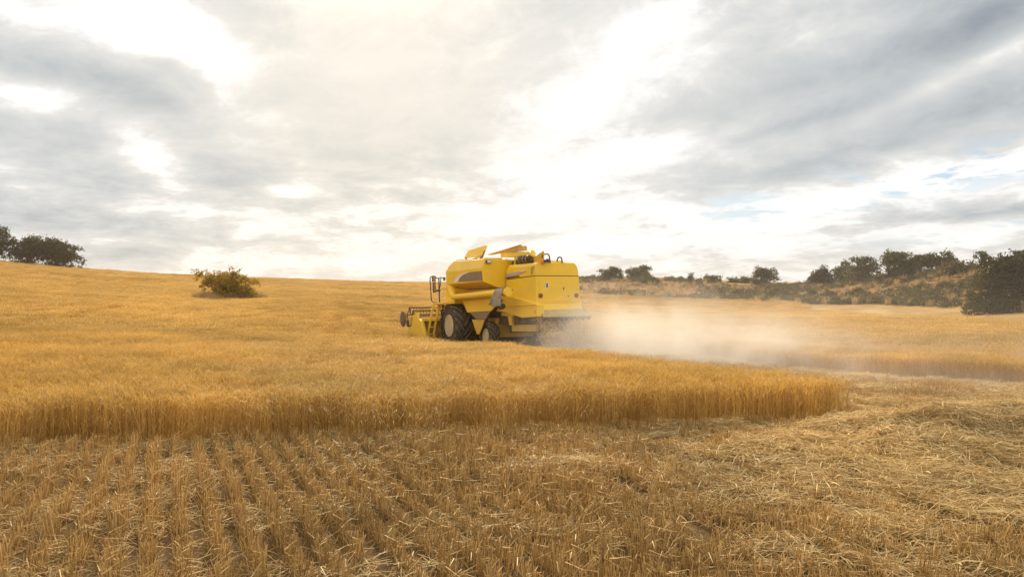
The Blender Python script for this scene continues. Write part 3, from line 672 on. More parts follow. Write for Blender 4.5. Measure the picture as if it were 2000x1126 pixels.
    P().tube([(.52, 1.76, 2.10), (.46, 1.76, 2.10)], .165, 24).done('auger_flange', YEL, au, bevel=.01)
    for k in range(6): a = k * 1.047; P().tube([(.47, 1.76 + .13 * math.cos(a), 2.10 + .13 * math.sin(a)), (.435, 1.76 + .13 * math.cos(a), 2.10 + .13 * math.sin(a))], .014, 6).done('flange_bolt', YELD, au)
    P().bar((1.0, 1.3, 2.20), (1.0, 1.75, 2.20), .05).done('auger_cradle', BODY, au)
    # canvas chute hanging over the end of the auger
    V = []; nu, nv = 22, 14
    for j in range(nv):
        tt = j / (nv - 1)
        for i in range(nu):
            s_ = i / (nu - 1)
            x = (1.22 - .58 * s_) * (1 - tt) + (1.60 - .86 * s_) * tt
            zt = 2.26; zb = 1.66 - .10 * s_ + .03 * math.sin(s_ * 9)
            if tt < .25: a = (1 - tt / .25) * 1.35; y = 1.76 + .155 * math.cos(a); z = 2.105 + .155 * math.sin(a)
            else: q = (tt - .25) / .75; z = 2.105 + (zb - 2.105) * q; y = 1.915 + .05 * q + .045 * q * math.sin(s_ * 17 + 1.3) + .02 * q * math.sin(s_ * 37)
            V.append((x, y, z))
    Fq = [[j * nu + i, j * nu + i + 1, (j + 1) * nu + i + 1, (j + 1) * nu + i] for j in range(nv - 1) for i in range(nu - 1)]
    bt = mesh_obj('canvas_chute', V, Fq, CLOTH, au, smooth=True); sm = bt.modifiers.new('cloth', 'SOLIDIFY'); sm.thickness = .02
    P().tube([(1.42, 1.72, 1.66), (.98, 1.72, 1.60)], .10, 16).done('chute_ring', DARK, au, smooth=True)
    rl = P().box(1.62, 1.74, 1.40, 1.52, 1.50, 1.68).done('side_lamp', REDL, bevel=.015)
    P().box(1.65, 1.71, 1.52, 1.535, 1.52, 1.58).done('lens', ORNG, rl)
    # --- lower side panels
    P().xz([(5.21, 1.93), (2.25, 1.95), (1.9, 1.75), (2.56, 1.46), (4.74, 1.45)], 1.38, 1.45).done('side_panel', YEL, bevel=.018)
    P().xz([(4.55, 1.44), (2.63, 1.452), (3.01, 1.165), (3.86, 1.155)], 1.38, 1.44).done('skirt_panel', BROWN, bevel=.012)
    P().xz([(4.42, 1.16), (3.20, 1.15), (3.72, .58), (3.95, .55)], 1.36, 1.40).done('step_panel', YELD, bevel=.012)
    P().xz([(5.9, 2.42), (2.4, 2.34), (2.3, 1.9), (5.9, 1.9)], -1.4, 1.15).done('thresher_body', YELD, bevel=.02)
    P().box(.35, 6.6, -.80, .80, .95, 1.93).done('chassis', BODY, bevel=.03)
    P().box(.6, 2.7, -.70, .60, .62, 1.0).done('cleaning_shoe', BODY, bevel=.03)
    P().box(.35, 2.2, .60, .74, .66, .92).done('frame_beam', YELD, bevel=.02)
    P().xz([(2.65, 1.40), (1.55, 1.40), (1.60, 1.26), (1.80, 1.22), (1.82, .90), (2.0, .90), (2.12, 1.25), (2.65, 1.28)], .82, .95).done('axle_bracket', YEL, bevel=.015)
    P().box(3.32, 3.68, -1.0, 1.0, .42, .62).done('rear_axle', YELD, bevel=.02)
    P().xz([(3.95, 1.2), (3.1, 1.2), (3.3, .55), (3.7, .55)], -.4, .9).done('axle_carrier', YELD, bevel=.02)
    P().box(5.95, 6.6, -1.1, 1.1, .68, 1.12).done('front_axle', YELD, bevel=.03)
    P().tube([(.62, .4, .42), (.62, -.3, .42)], .09, 14).done('sieve_shaft', STEEL, smooth=True)
    # --- cab
    cb = P().xz([(5.84, 1.93), (7.45, 1.93), (7.75, 2.6), (7.55, 3.30), (5.84, 3.30)], -1.05, 1.05).done('cab', GLASS, bevel=.04)
    P().xz([(5.84, 3.30), (7.85, 3.28), (7.75, 3.45), (5.84, 3.50)], -1.1, 1.1).done('cab_roof', YEL, cb, bevel=.05)
    P().xz([(5.42, 1.93), (6.42, 1.93), (6.36, 2.62), (5.86, 2.66), (5.42, 2.45)], 1.0, 1.69).done('cab_side_box', YEL, bevel=.02)
    P().box(5.87, 6.34, 1.0, 1.69, 2.6, 3.24).done('cab_side_box', YEL, bevel=.02)
    P().xy([(5.4, .9), (7.05, .9), (7.05, 2.03), (6.5, 2.0), (5.4, 1.72)], 1.84, 1.93).done('cab_platform', YELD, bevel=.01)
    # --- ladder, railing and mirrors
    la = empty('ladder', (0, 0, 0), None, None); la.parent = root
    lx = 6.95
    P().bar((lx, 2.05, 1.86), (lx, 2.36, .45), .05, .09).done('ladder_rail', YEL, la, bevel=.006)
    P().bar((lx, 1.80, 1.88), (lx, 2.09, .45), .05, .09).done('ladder_rail', YEL, la, bevel=.006)
    for k in range(5):
        q = .10 + k * .20; a = Vector((lx, 2.05, 1.86)).lerp(Vector((lx, 2.36, .45)), q); b = Vector((lx, 1.80, 1.88)).lerp(Vector((lx, 2.09, .45)), q)
        P().bar(a, b, .12, .035).done('rung', YEL, la)
    for pts in ([(6.85, 1.70, 1.90), (6.85, 1.62, 1.55), (6.9, 1.75, 1.15)], [(6.9, 1.58, 1.84), (6.9, 1.72, 1.5), (6.9, 1.60, 1.2)]): P().tube(pts, .03, 8).done('stair_brace', BODY, la, smooth=True)
    P().bar((6.9, 1.74, 1.86), (6.9, 1.92, 1.30), .06, .08).done('ladder_stay', YEL, la, bevel=.006)
    P().tube([(lx, 1.85, 1.94), (lx, 2.06, 1.96), (lx, 2.14, 2.04), (lx, 2.16, 2.5), (lx, 2.185, 2.96), (lx, 2.15, 3.06), (lx, 2.05, 3.08), (lx, 1.80, 2.99), (lx, 1.72, 3.03), (lx, 1.45, 3.03)], .022, 8).done('mirror_arm', DARK, smooth=True)
    P().tube([(lx, 1.76, 1.95), (lx, 1.77, 2.6), (lx, 1.77, 3.02)], .03, 8).done('handrail', DARK, smooth=True)
    P().tube([(lx, 1.77, 2.5), (lx, 1.70, 2.72), (lx, 1.68, 3.0)], .02, 8).done('handrail', DARK, smooth=True)
    P().box(lx - .05, lx + .05, 1.72, 1.92, 2.42, 2.50).done('mirror_clamp', DARK, bevel=.01)
    for y, z, w, hh in ((2.01, 2.98, .19, .26), (2.00, 2.60, .15, .44), (1.52, 2.97, .11, .14)):
        m = P().loft([[(lx - .06, y + w / 2, z - hh / 2), (lx - .06, y + w / 2, z + hh / 2), (lx - .02, y - w / 2, z + hh / 2), (lx - .02, y - w / 2, z - hh / 2)], [(lx, y + w / 2, z - hh / 2), (lx, y + w / 2, z + hh / 2), (lx + .04, y - w / 2, z + hh / 2), (lx + .04, y - w / 2, z - hh / 2)]]).done('mirror', DARK, bevel=.012)
        q = w * .38; P().loft([[(lx - .066, y + q, z - hh * .4), (lx - .066, y + q, z + hh * .4), (lx - .036, y - q, z + hh * .4), (lx - .036, y - q, z - hh * .4)], [(lx - .056, y + q, z - hh * .4), (lx - .056, y + q, z + hh * .4), (lx - .026, y - q, z + hh * .4), (lx - .026, y - q, z - hh * .4)]]).done('mirror_glass', STEEL, m)
    # --- wheels
    def wheel(name, c, r, w, rim_r, nl, side):
        e = empty(name, (0, 0, 0), None, None); e.parent = root
        s = side; prof = [(rim_r, -.42), (rim_r + .03, -.47), (r * .78, -.5), (r * .90, -.47), (r * .955, -.36), (r * .965, 0), (r * .955, .36), (r * .90, .47), (r * .78, .5), (rim_r + .03, .47), (rim_r, .42)]
        ty = P().lathe_y([(a, b * w) for a, b in prof], c, 48).done('tyre', RUBBER, e, smooth=True)
        g = P()
        for k in range(nl):
            for q in (1, -1):
                a0 = (k + (0 if q > 0 else .5)) * 6.2832 / nl; pts = []
                for tt in np.linspace(0, 1, 6):
                    yy = q * w * (.02 + .50 * tt); aa = a0 - 1.35 * tt / nl * 6.2832 * .95; rb = r * (.965 - .0 * tt) if tt < .85 else r * .90
                    pts.append((yy, aa, rb))
                secs = []
                for yy, aa, rb in pts:
                    da = .030 * 1.0 / r; top = r * (1.0 if abs(yy) < .4 * w else .965)
                    f = lambda rad, ang: (c[0] + rad * math.cos(ang), c[1] + yy, c[2] + rad * math.sin(ang))
                    secs.append([f(rb - .03, aa - da * 1.3), f(top, aa - da), f(top, aa + da), f(rb - .03, aa + da * 1.3)])
                g.loft(secs)
        g.done('tread', LUG, ty)
        rim = P().lathe_y([(rim_r * 1.02, s * w * .44), (rim_r * 1.02, s * w * .47), (rim_r * .93, s * w * .47), (rim_r * .86, s * w * .26), (rim_r * .55, s * w * .20), (rim_r * .32, s * w * .20), (rim_r * .30, s * w * .30), (.01, s * w * .31)], c, 40).done('rim', CREAM, e, smooth=True)
        for k in range(8):
            a = k * .7854; P().tube([(c[0] + rim_r * .42 * math.cos(a), c[1] + s * w * .19, c[2] + rim_r * .42 * math.sin(a)), (c[0] + rim_r * .42 * math.cos(a), c[1] + s * w * .235, c[2] + rim_r * .42 * math.sin(a))], rim_r * .045, 6).done('wheel_nut', BODY, e)
        return e
    wheel('front_wheel', (6.22, 1.34, .93), .97, .66, .46, 15, 1)
    wheel('front_wheel', (6.22, -1.34, .93), .97, .66, .46, 15, -1)
    wheel('rear_wheel', (3.48, 1.05, .52), .545, .42, .27, 13, 1)
    wheel('rear_wheel', (3.48, -1.05, .52), .545, .42, .27, 13, -1)
    # --- header
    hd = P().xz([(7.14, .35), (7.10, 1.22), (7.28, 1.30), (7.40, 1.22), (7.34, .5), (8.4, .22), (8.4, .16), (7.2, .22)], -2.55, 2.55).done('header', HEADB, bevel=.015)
    P().box(7.02, 7.22, -2.55, 2.55, 1.14, 1.28).done('header_beam', YEL, hd, bevel=.015)
    for y in (2.56, -2.64): P().xz([(9.05, .40), (8.86, .67), (8.10, 1.0), (7.92, 1.42), (7.47, 1.50), (7.30, 1.28), (6.95, 1.16), (6.60, .62), (6.50, .18), (9.0, .16)], y, y + .08).done('end_plate', YEL, hd, bevel=.012)
    P().xz([(7.30, 1.28), (6.95, 1.16), (6.60, .62), (6.50, .18), (7.1, .18)], 2.50, 2.56).done('divider_box', YELD, hd, bevel=.012)
    ax = (8.72, 1.28)
    for y in (2.50, -2.58): P().bar((7.45, y + .03, 1.42), (ax[0], y + .03, ax[1] + .02), .07, .10).done('reel_arm', YEL, hd)
    P().tube([(ax[0], 2.5, ax[1]), (ax[0], -2.5, ax[1])], .07, 12).done('reel_shaft', REELB, hd, smooth=True)
    P().lathe_y([(.36, -.02), (.36, .02), (.28, .045), (.03, .05)], (9.35, 2.60, 1.27), 28).done('drive_disc', REELB, hd, smooth=True)
    for y in (2.46, 0, -2.5):
        sp = P()
        for k in range(6):
            a = k * 1.0472 + 1.35; sp.bar((ax[0], y, ax[1]), (ax[0] + .50 * math.cos(a), y, ax[1] + .50 * math.sin(a)), .05, .03)
            b = a + 1.0472; sp.bar((ax[0] + .5 * math.cos(a), y, ax[1] + .5 * math.sin(a)), (ax[0] + .5 * math.cos(b), y, ax[1] + .5 * math.sin(b)), .03, .03)
        sp.done('reel_spider', REELB, hd)
    for k in range(6):
        a = k * 1.0472 + 1.35; x, z = ax[0] + .50 * math.cos(a), ax[1] + .50 * math.sin(a); rb = P().bar((x, 2.5, z), (x, -2.5, z), .07, .06)
        for i in range(34): y = 2.42 - i * .147; rb.bar((x, y, z), (x - .05, y, z - .20), .018)
        rb.done('reel_bar', REELB, hd)
    P().tube([(7.75, 2.4, .62), (7.75, -2.4, .62)], .20, 16).done('intake_auger', YELD, hd, smooth=True)
    P().xz([(6.5, 1.7), (7.15, 1.05), (7.15, .35), (6.3, .75)], -.55, .55).done('feeder_house', YELD, bevel=.03)
    P().xz([(8.15, .97), (7.98, 1.38), (8.25, 1.40), (8.5, 1.05)], 2.645, 2.70).done('drive_guard', YELD, hd, bevel=.012)
    P().tube([(8.42, 2.66, 1.08), (8.42, 2.72, 1.08)], .17, 16).done('drive_pulley', DARK, hd)
    for o in root.children_recursive:
        if o.get('label') is None and 'label' in o: del o['label']
    return root
COMBINE = combine()

# ------------------------------------------------------------------ trees, shrubs and scrub
def leaf_mat(name, a, b, transl=0.35):
    m, k, out = new_mat(name)
    at_ = k.add('ShaderNodeAttribute'); at_.attribute_name = 'Col'
    c = k.mix(at_.outputs['Fac'], a, b)
    pb = principled(k, None, c, 0.6, 0.25); tr = k.add('ShaderNodeBsdfTranslucent'); k.put(tr.inputs[0], c)
    mx = k.add('ShaderNodeMixShader'); mx.inputs[0].default_value = transl
    k.l.new(pb.outputs[0], mx.inputs[1]); k.l.new(tr.outputs[0], mx.inputs[2]); k.l.new(mx.outputs[0], out.inputs[0]); return m
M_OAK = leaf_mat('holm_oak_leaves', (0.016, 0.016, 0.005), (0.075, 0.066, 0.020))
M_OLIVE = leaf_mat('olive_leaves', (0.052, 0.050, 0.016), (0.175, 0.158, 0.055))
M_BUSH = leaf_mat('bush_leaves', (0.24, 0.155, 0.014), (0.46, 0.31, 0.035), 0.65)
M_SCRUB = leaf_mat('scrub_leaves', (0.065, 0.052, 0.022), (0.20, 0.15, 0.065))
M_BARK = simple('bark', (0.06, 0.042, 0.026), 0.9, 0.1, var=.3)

def crown_mesh(w, h, dp, n, leaf, rg, lump=9, base=0.0, top=1.0, gap=0.0, spiky=0.0):
    """leaf clumps through a lumpy crown: centre at x=y=0, from z=base*h to h"""
    zc, zr = h * (base + top) / 2, h * (top - base) / 2
    bl = []
    for i in range(lump):
        a = rg.random() * 6.283; q = rg.random() ** .5; e = rg.uniform(-.62, .75)
        rr = rg.uniform(.26, .46) * (1 - .25 * abs(e))
        q *= math.sqrt(max(.05, 1 - e * e))
        bl.append((math.cos(a) * q * (1 - rr) * w / 2, math.sin(a) * q * (1 - rr) * dp / 2, zc + e * (1 - rr * .6) * zr, rr))
    bl.append((0, 0, zc, .55))
    bl = np.array(bl); wt = bl[:, 3] ** 2; k = rg.choice(len(bl), n, p=wt / wt.sum()); b = bl[k]
    d = rg.standard_normal((n, 3)); d /= np.linalg.norm(d, axis=1)[:, None]; d[:, 2] = np.where(d[:, 2] < -.3, -d[:, 2] * .8, d[:, 2])
    rad = b[:, 3] * (1 - .45 * rg.random(n) ** 2 + spiky * np.maximum(0, rg.standard_normal(n)) )
    c = np.c_[b[:, 0] + d[:, 0] * rad * w / 2, b[:, 1] + d[:, 1] * rad * dp / 2, b[:, 2] + d[:, 2] * rad * zr]
    c[:, :2] *= np.array([w, dp]) / np.maximum(1e-6, np.percentile(c[:, :2], 96, axis=0) - np.percentile(c[:, :2], 4, axis=0)) * np.array([.77, .77])
    z0, z1 = np.percentile(c[:, 2], (3, 98)); c[:, 2] = base * h + (c[:, 2] - z0) / (z1 - z0) * (top - base) * h * .96
    # clumps: pull leaves toward twig ends, leave gaps between
    nt = max(8, int(n / 13)); tw = c[rg.choice(n, nt)]; j = rg.integers(0, nt, n)
    g = rg.standard_normal((n, 3)) * leaf * (1.25 - .4 * gap); c = tw[j] + g * np.array([1, 1, .75])
    c[:, 2] = np.maximum(c[:, 2], leaf * .3)
    u = rg.standard_normal((n, 3)); u /= np.linalg.norm(u, axis=1)[:, None]; v = np.cross(u, rg.standard_normal((n, 3))); v /= np.linalg.norm(v, axis=1)[:, None]
    s = leaf * rg.uniform(.6, 1.25, n)[:, None]
    V = np.stack([c - u * s * .9, c - v * s * .45 + u * s * .1, c + u * s * .9, c + v * s * .45 - u * s * .1], 1).reshape(-1, 3)
    tint = np.clip(rg.random(nt)[j] * .7 + rg.normal(.15, .18, n), 0, 1).repeat(4)
    return V, np.arange(4 * n).reshape(n, 4), tint, bl
def tube_v(pts, rad, n=6):
    V = []; Fq = []
    for i, (p, r) in enumerate(zip(pts, rad)):
        d = Vector(pts[min(i + 1, len(pts) - 1)]) - Vector(pts[max(i - 1, 0)]); u = d.orthogonal().normalized(); v = d.cross(u).normalized()
        for k in range(n): q = Vector(p) + (u * math.cos(k * 6.2832 / n) + v * math.sin(k * 6.2832 / n)) * r; V.append(tuple(q))
        if i:
            for k in range(n): a = (i - 1) * n; Fq.append([a + k, a + (k + 1) % n, a + n + (k + 1) % n, a + n + k])
    return V, Fq
def tree(name, label, cat, px, py, d, wpx, hpx, mat=None, n=1500, leaf=.2, lump=9, base=.12, group=None, trunk=True, stems=1, gap=.2, spiky=.0, dp=None, seed=0, sink=.15):
    rg = np.random.default_rng(seed + int(px * 7 + py)); random.seed(seed + int(px))
    x, y = at(px, d); w, h = wpx / FX * d, hpx / FX * d
    z = g1(x, y) - sink
    ztop = zat(py - hpx, d); h = max(h, min(h * 1.6, ztop - z))
    o = empty(name, (x, y, z), label, cat, group)
    n = int(n * 1.7)
    V, Fq, tint, bl = crown_mesh(w, h, dp or w * .85, n, leaf, rg, lump, base, 1.0, gap, spiky)
    mesh_obj('crown' if trunk else 'foliage', V, Fq, mat or M_OAK, o, col=tint[:, None].repeat(3, 1))
    VV, FF = [], []
    def add(p, r):
        a, b = tube_v(p, r); q = len(VV); VV.extend(a); FF.extend([[i + q for i in f] for f in b])
    rt = max(.06, h * .045) / math.sqrt(stems)
    tops = bl[rg.permutation(len(bl))[:7]]
    for s_ in range(stems):
        ox = (s_ - (stems - 1) / 2) * w * .12 if stems > 1 else 0
        k = Vector((ox + random.gauss(0, .05) * w, 0, h * max(.2, base + .12)))
        add([(ox, 0, -.3), (ox * 1.05, 0, h * .08), tuple(k)], [rt * 1.3, rt, rt * .75])
        for t in tops[s_::stems]:
            m_ = k.lerp(Vector(t[:3]), .55) + Vector((0, 0, -h * .03)); add([tuple(k), tuple(m_), tuple(t[:3])], [rt * .6, rt * .4, rt * .12])
    mesh_obj('trunk' if trunk else 'stem', VV, FF, M_BARK, o, smooth=True)
    return o
G1, G2, G3 = 'trees on the hill crest', 'trees along the scrubby bank', 'young trees on the slope'
# left skyline
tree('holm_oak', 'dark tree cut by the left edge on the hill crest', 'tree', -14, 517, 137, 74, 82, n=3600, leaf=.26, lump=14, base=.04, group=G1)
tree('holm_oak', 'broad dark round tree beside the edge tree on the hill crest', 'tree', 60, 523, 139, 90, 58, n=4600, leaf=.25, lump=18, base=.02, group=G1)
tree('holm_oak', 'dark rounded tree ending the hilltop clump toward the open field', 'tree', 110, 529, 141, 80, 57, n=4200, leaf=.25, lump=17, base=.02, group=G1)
# bush standing in the wheat
tree('shrub', 'open leafy shrub in the wheat, left hand and slimmer of the touching pair', 'shrub', 424, 588, 55, 74, 63, M_BUSH, 2000, .10, 10, .06, 'shrubs standing in the wheat', False, 3, .55, .10)
tree('shrub', 'dense bushy shrub in the wheat, right hand and wider of the touching pair', 'shrub', 464, 590, 54.5, 84, 58, M_BUSH, 4200, .10, 14, .0, 'shrubs standing in the wheat', False, 4, .3, .16)
# right: bank
tree('holm_oak', 'flat topped tree on the bank, nearest the combine on its right', 'tree', 1190, 546, 150, 40, 23, M_OLIVE, 1500, .22, 9, .12, G2)
tree('small_tree', 'tiny round tree touching the flat topped tree on the bank', 'tree', 1210, 544, 151, 11, 17, M_OLIVE, 220, .2, 4, .3, G2)
tree('holm_oak', 'domed tree on the bank with two low shrubs below it', 'tree', 1252, 549, 148, 52, 28, M_OLIVE, 1900, .22, 10, .10, G2)
tree('shrub', 'round shrub directly below the domed tree on the bank', 'shrub', 1260, 562, 140, 27, 19, M_OLIVE, 700, .2, 6, 0, G2, False)
tree('shrub', 'smaller dark shrub below and right of the domed tree', 'shrub', 1280, 561, 139, 17, 14, M_OAK, 380, .2, 5, 0, G2, False)
tree('small_tree', 'tiny lone tree on the open skyline of the bank', 'tree', 1349, 551, 145, 13, 17, M_OAK, 260, .18, 4, .3, G2)
tree('shrub', 'low mound of shrub beside the tiny lone skyline tree', 'shrub', 1363, 551, 146, 14, 7, M_OLIVE, 160, .18, 4, 0, G2, False)
tree('bushy_tree', 'low wide bushy tree on the skyline after the lone tree', 'tree', 1394, 555, 148, 36, 15, M_OLIVE, 620, .24, 6, .05, G2)
tree('shrub', 'faint low bush line on the skyline before the big domed oak', 'shrub', 1432, 557, 150, 34, 9, M_OLIVE, 420, .24, 6, 0, G2, False)
tree('shrub', 'dark low bush touching the left foot of the big domed oak', 'shrub', 1455, 557, 148, 22, 13, M_OLIVE, 420, .22, 5, 0, G2, False)
tree('holm_oak', 'big solitary domed oak on the skyline of the bank', 'tree', 1490, 558, 142, 50, 34, M_OLIVE, 2300, .23, 11, .06, G2)
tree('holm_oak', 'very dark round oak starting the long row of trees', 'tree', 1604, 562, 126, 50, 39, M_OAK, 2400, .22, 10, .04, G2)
tree('holm_oak', 'oak half hidden between the dark round oak and the broad oak', 'tree', 1646, 557, 130, 38, 40, M_OLIVE, 1900, .22, 9, .04, G2)
tree('holm_oak', 'broad sprawling oak in the middle of the tree row', 'tree', 1687, 560, 122, 62, 49, M_OLIVE, 3000, .22, 12, .02, G2)
tree('holm_oak', 'tallest oak of the row with a high rounded crown', 'tree', 1751, 547, 116, 68, 54, M_OLIVE, 3000, .21, 12, .22, G2)
tree('small_oak', 'slim oak with a bare trunk right of the tallest oak', 'tree', 1796, 540, 113, 30, 41, M_OLIVE, 1000, .20, 7, .38, G2)
tree('small_oak', 'slim oak in the middle of three with light under their crowns', 'tree', 1820, 539, 113, 26, 40, M_OLIVE, 900, .20, 6, .40, G2)
tree('small_oak', 'oak with spreading crown at the open right end of the row', 'tree', 1846, 538, 112, 40, 40, M_OLIVE, 1400, .20, 8, .36, G2)
tree('hedge_shrub', 'long dark shrub under the tallest oak', 'shrub', 1760, 562, 112, 76, 24, M_OAK, 2000, .20, 12, 0, G2, False, 3)
tree('shrub', 'brown rounded shrub between the broad oak and the tallest oak', 'shrub', 1715, 562, 112, 28, 20, M_SCRUB, 700, .18, 6, 0, G2, False)
tree('hedge_shrub', 'bushy shrub bank under the slim oaks', 'shrub', 1838, 556, 108, 70, 15, M_SCRUB, 1500, .2, 10, 0, G2, False, 3)
tree('hedge_shrub', 'scrubby bush filling the skyline before the huge dark thicket', 'shrub', 1884, 552, 100, 64, 28, M_SCRUB, 1500, .19, 9, 0, G2, False, 3)
tree('bare_tree', 'thin crowned pale tree rising behind the huge dark thicket', 'tree', 1922, 548, 92, 40, 53, M_OLIVE, 520, .16, 9, .45, G2, gap=.8)
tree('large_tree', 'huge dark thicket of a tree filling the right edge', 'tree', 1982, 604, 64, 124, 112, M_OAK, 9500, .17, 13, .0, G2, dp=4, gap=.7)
tree('large_shrub', 'green flank shrub leaning on the left side of the huge thicket', 'shrub', 1914, 602, 66, 64, 70, M_OLIVE, 2800, .14, 8, .0, G2, False, 3, gap=.8)
tree('shrub', 'low dark shrub at the field edge below the huge thicket', 'shrub', 1945, 606, 62, 90, 22, M_OAK, 1600, .13, 10, 0, G2, False, 3)
young = [(1408, 579, 7, 11, 'left one of a close pair near low scrub'), (1414, 582, 10, 9, 'right and lower one of a close pair'), (1438, 581, 13, 16, 'round headed, alone right of the close pair'),
         (1462, 581, 9, 11, 'small and faint, left of darker ones'), (1472, 579, 8, 8, 'smallest of the slope, beside the faint one'), (1510, 577, 20, 14, 'wide, below the big domed oak'),
         (1535, 580, 16, 19, 'tallest in the gap'), (1552, 575, 12, 13, 'just left of the very dark oak'), (1584, 579, 18, 16, 'below the very dark round oak'),
         (1622, 578, 26, 14, 'broad and low, below the half hidden oak'), (1673, 578, 26, 15, 'broad, below the broad sprawling oak'), (1737, 579, 22, 14, 'below the tallest oak'), (1800, 579, 16, 18, 'upright, below the slim oaks'), (1848, 580, 34, 16, 'wide, at the foot of the huge thicket')]
for i, (px, py, w, h, t) in enumerate(young):
    tree('young_tree', 'young green tree on the reddish slope, ' + t, 'tree', px, py, 112 - (px - 1400) * .05, w, h, M_OLIVE, 200 + w * 10, .15, 5, .22, G3, gap=.3)

def scatter_scrub():
    srcs = []
    for i in range(7):
        rg = np.random.default_rng(50 + i); V, Fq, tint, _ = crown_mesh(1.6, .8, 1.5, 130, .11, rg, 5, 0, 1, .3)
        srcs.append(mesh_obj('scrub_clump', V, Fq, M_SCRUB if i > 3 else M_OLIVE, link=False, col=tint[:, None].repeat(3, 1)))
    px = RNG.random(9000) * 1250 + 1110; dd = RNG.random(9000) * 44 + 1
    ed = np.array(EDGE); epx = 1000 + FX * ed[:, 0] / ed[:, 1]; o = np.argsort(epx); lim = np.interp(px, epx[o], ed[o, 1])
    d = lim + dd * np.clip(lim / 110, .6, 1); x, y = (px - 1000) / FX * d, d
    n = hash_noise(x, y, .09, 21) * .65 + hash_noise(x, y, .3, 22) * .35 + .16 * (dd < 8) + .05 * (px > 1500)
    k = RNG.random(9000) < np.clip((n - .50) * 4.0, 0.03, 1); x, y, n = x[k], y[k], n[k]; c = len(x)
    s = RNG.uniform(.35, 1.15, c) * (.6 + n * .7)
    instancer('scrub', np.c_[x, y, gz(x, y) - .05], RNG.random(c) * 6.283, None, np.c_[s * 1.3, s * 1.3, s * RNG.uniform(.6, 1.1, c)], RNG.integers(0, 7, c), srcs, M_SCRUB)
scatter_scrub()
def scatter_dry_grass():
    srcs = []
    for i in range(5):
        B = Blades()
        for _ in range(70):
            x, y = random.gauss(0, .16), random.gauss(0, .16); h = random.uniform(.3, .85); a = random.random() * 6.283; l = h * random.uniform(.05, .5)
            B.strip([(x, y, 0), (x + math.cos(a) * l * .4, y + math.sin(a) * l * .4, h * .6), (x + math.cos(a) * l, y + math.sin(a) * l, h)], [.010, .010, .004], np.array([math.cos(a + 1.5), math.sin(a + 1.5), 0.]), random.random())
        srcs.append(B.obj('grass_clump', M_DRY))
    a = RNG.random(900) * 6.283; q = (.25 + .75 * RNG.random(900) ** .6) * (1 + .18 * np.sin(3 * a) + .12 * np.sin(7 * a))
    x, y = BUSH[0] + np.cos(a) * q * 2.3, BUSH[1] + np.sin(a) * q * 1.5 - .1
    px = RNG.random(650) * 1200 + 1120; ed = np.array(EDGE); epx = 1000 + FX * ed[:, 0] / ed[:, 1]; o = np.argsort(epx); lim = np.interp(px, epx[o], ed[o, 1])
    d = lim + RNG.random(650) ** 1.5 * 30; x = np.r_[x, (px - 1000) / FX * d]; y = np.r_[y, d]; n = len(x)
    big = np.where(np.arange(n) < 900, 1.0, 1.25)
    s = RNG.uniform(.6, 1.1, n) * big
    instancer('dry_grass', np.c_[x, y, gz(x, y)], RNG.random(n) * 6.283, None, np.c_[s, s, s], RNG.integers(0, 5, n), srcs, M_DRY)
scatter_dry_grass()

# ------------------------------------------------------------------ chaff, dust and added haze
def chaff():
    n = 5200; rg = np.random.default_rng(5)
    t = rg.random(n) ** .8                       # 0 at the outlet, 1 on the ground
    x = -.15 - t * 1.1 * rg.uniform(.3, 1.3, n) + rg.normal(0, .12, n); y = rg.uniform(-.95, 1.0, n) * (1 + .25 * t); z = 1.22 - 1.2 * t ** 1.4 + rg.normal(0, .12, n)
    m = np.array(COMBINE.matrix_world); c = np.c_[x, y, z, np.ones(n)] @ m.T; c = c[:, :3]
    u = rg.standard_normal((n, 3)); u /= np.linalg.norm(u, axis=1)[:, None]; v = np.cross(u, rg.standard_normal((n, 3))); v /= np.linalg.norm(v, axis=1)[:, None]
    l = rg.uniform(.012, .07, n)[:, None]; w = rg.uniform(.003, .008, n)[:, None]
    V = np.stack([c - u * l - v * w, c + u * l - v * w, c + u * l + v * w, c - u * l + v * w], 1).reshape(-1, 3)
    tag(mesh_obj('chaff_spray', V, np.arange(4 * n).reshape(n, 4), M_STUB, col=rg.random(n).repeat(4)[:, None].repeat(3, 1)), kind='stuff')
chaff()
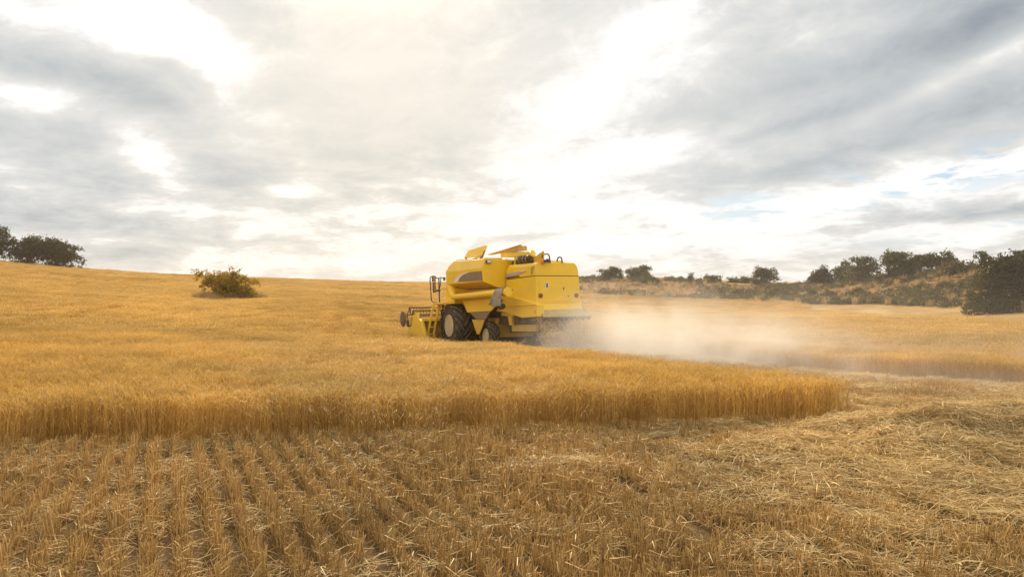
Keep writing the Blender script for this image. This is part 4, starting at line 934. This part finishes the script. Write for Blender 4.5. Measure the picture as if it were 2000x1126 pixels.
def dust():
    m = bpy.data.materials.new('dust'); m.use_nodes = True; k = NT(m.node_tree); k.n.clear()
    out = k.add('ShaderNodeOutputMaterial'); pv = k.add('ShaderNodeVolumePrincipled')
    P = k.add('ShaderNodeTexCoord').outputs['Object']; sp = k.add('ShaderNodeSeparateXYZ'); k.put(sp.inputs[0], P); X, Y, Z = sp.outputs
    w = k.math('MULTIPLY_ADD', X, .13, DUST['w0'])
    hh = k.ramp(k.math('MULTIPLY', k.math('ADD', X, 1.5), 1 / 26.0), [(0, .5), (.06, .7), (.15, 1.0), (.27, .78), (.5, .55), (1, .6)])
    hh = k.math('MULTIPLY', hh, DUST['h0'])
    w = k.math('MAXIMUM', w, .3); hh = k.math('MAXIMUM', hh, .3)
    big = k.noise(P, .42, 3, .55, .4); fine = k.noise(P, 1.5, 5, .62, .3)
    zc = k.math('ADD', Z, k.math('MULTIPLY', k.math('SUBTRACT', big, .5), -2.0))          # billowing top
    qy = k.math('DIVIDE', Y, w); qz = k.math('DIVIDE', k.math('MAXIMUM', zc, 0.0), hh)
    f = k.math('EXPONENT', k.math('MULTIPLY', k.math('ADD', k.math('MULTIPLY', qy, qy), k.math('MULTIPLY', qz, qz)), -1.0))
    ax = k.ramp(k.math('MULTIPLY', k.math('ADD', X, 1.5), 1 / 26.0), [(0, 0.0), (.055, .25), (.10, 1.0), (.25, .85), (.42, .42), (.65, .24), (.9, .10), (1, 0)])
    nz = k.maprange(k.math('ADD', k.math('MULTIPLY', big, .6), k.math('MULTIPLY', fine, .4)), .43, .60, .02, 1.0)
    den = k.math('MULTIPLY', k.math('MULTIPLY', f, ax), nz)
    veil = k.math('MULTIPLY', k.math('EXPONENT', k.math('MULTIPLY', k.math('MAXIMUM', Z, 0.0), -.75)), k.maprange(X, 0.0, 9.0, 0.0, DUST['veil']))
    den = k.math('ADD', den, k.math('MULTIPLY', veil, k.maprange(big, .3, .65, .35, 1.0)))
    # fade to nothing at the walls of the box
    den = k.math('MULTIPLY', den, k.maprange(k.math('ABSOLUTE', Y), 6.0, 9.4, 1.0, 0.0))
    den = k.math('MULTIPLY', den, k.maprange(X, 20.0, 29.0, 1.0, 0.0))
    den = k.math('MULTIPLY', den, k.maprange(Z, 2.8, 4.4, 1.0, 0.0))
    k.put(pv.inputs['Density'], k.math('MULTIPLY', den, DUST['d'])); pv.inputs['Color'].default_value = (.98, .96, .92, 1); pv.inputs['Anisotropy'].default_value = .25
    k.l.new(pv.outputs[0], out.inputs['Volume'])
    V = []
    n = 14
    for i in range(n):       # a loaf-shaped hull, wider toward its old end
        x = -1.5 + 31 * i / (n - 1); wv = 3.2 + 6.4 * min(1, (i / (n - 1)) * 2); zt = 4.5 if i > 1 else 3.2
        V += [(x, -wv, -.4), (x, wv, -.4), (x, wv, zt * .7), (x, wv * .7, zt), (x, -wv * .7, zt), (x, -wv, zt * .7)]
    Fq = [[i * 6 + j, i * 6 + (j + 1) % 6, i * 6 + 6 + (j + 1) % 6, i * 6 + 6 + j] for i in range(n - 1) for j in range(6)] + [[5, 4, 3, 2, 1, 0], [(n - 1) * 6 + j for j in range(6)]]
    o = mesh_obj('dust_cloud', V, Fq, m); o.location = (1.75, 25.0, -.55); o.rotation_euler = (0, 0, math.atan2(-11.0, 10.6))
    tag(o, kind='stuff')
DUST = dict(d=0.95, w0=1.6, h0=1.45, veil=.028)
dust()
def haze():
    m = bpy.data.materials.new('glow_haze'); m.use_nodes = True; k = NT(m.node_tree); k.n.clear()
    out = k.add('ShaderNodeOutputMaterial'); pv = k.add('ShaderNodeVolumePrincipled')
    pv.inputs['Color'].default_value = (.96, .90, .80, 1); pv.inputs['Density'].default_value = HAZE_D; pv.inputs['Anisotropy'].default_value = .86  # thin haze added for the golden glow it scatters toward the sun
    k.l.new(pv.outputs[0], out.inputs['Volume'])
    me = bpy.data.meshes.new('haze'); bm = bmesh.new(); bmesh.ops.create_cube(bm, size=1.0); bm.to_mesh(me); bm.free(); me.materials.append(m)
    lo = min(v.co.z for v in bpy.data.objects['ground'].data.vertices) - 1
    o = bpy.data.objects.new('haze', me); COL.objects.link(o); o.scale = (1440, 1440, 24 - lo); o.location = (0, 0, (24 + lo) / 2); tag(o, kind='stuff')
HAZE_D = 0.0004
haze()
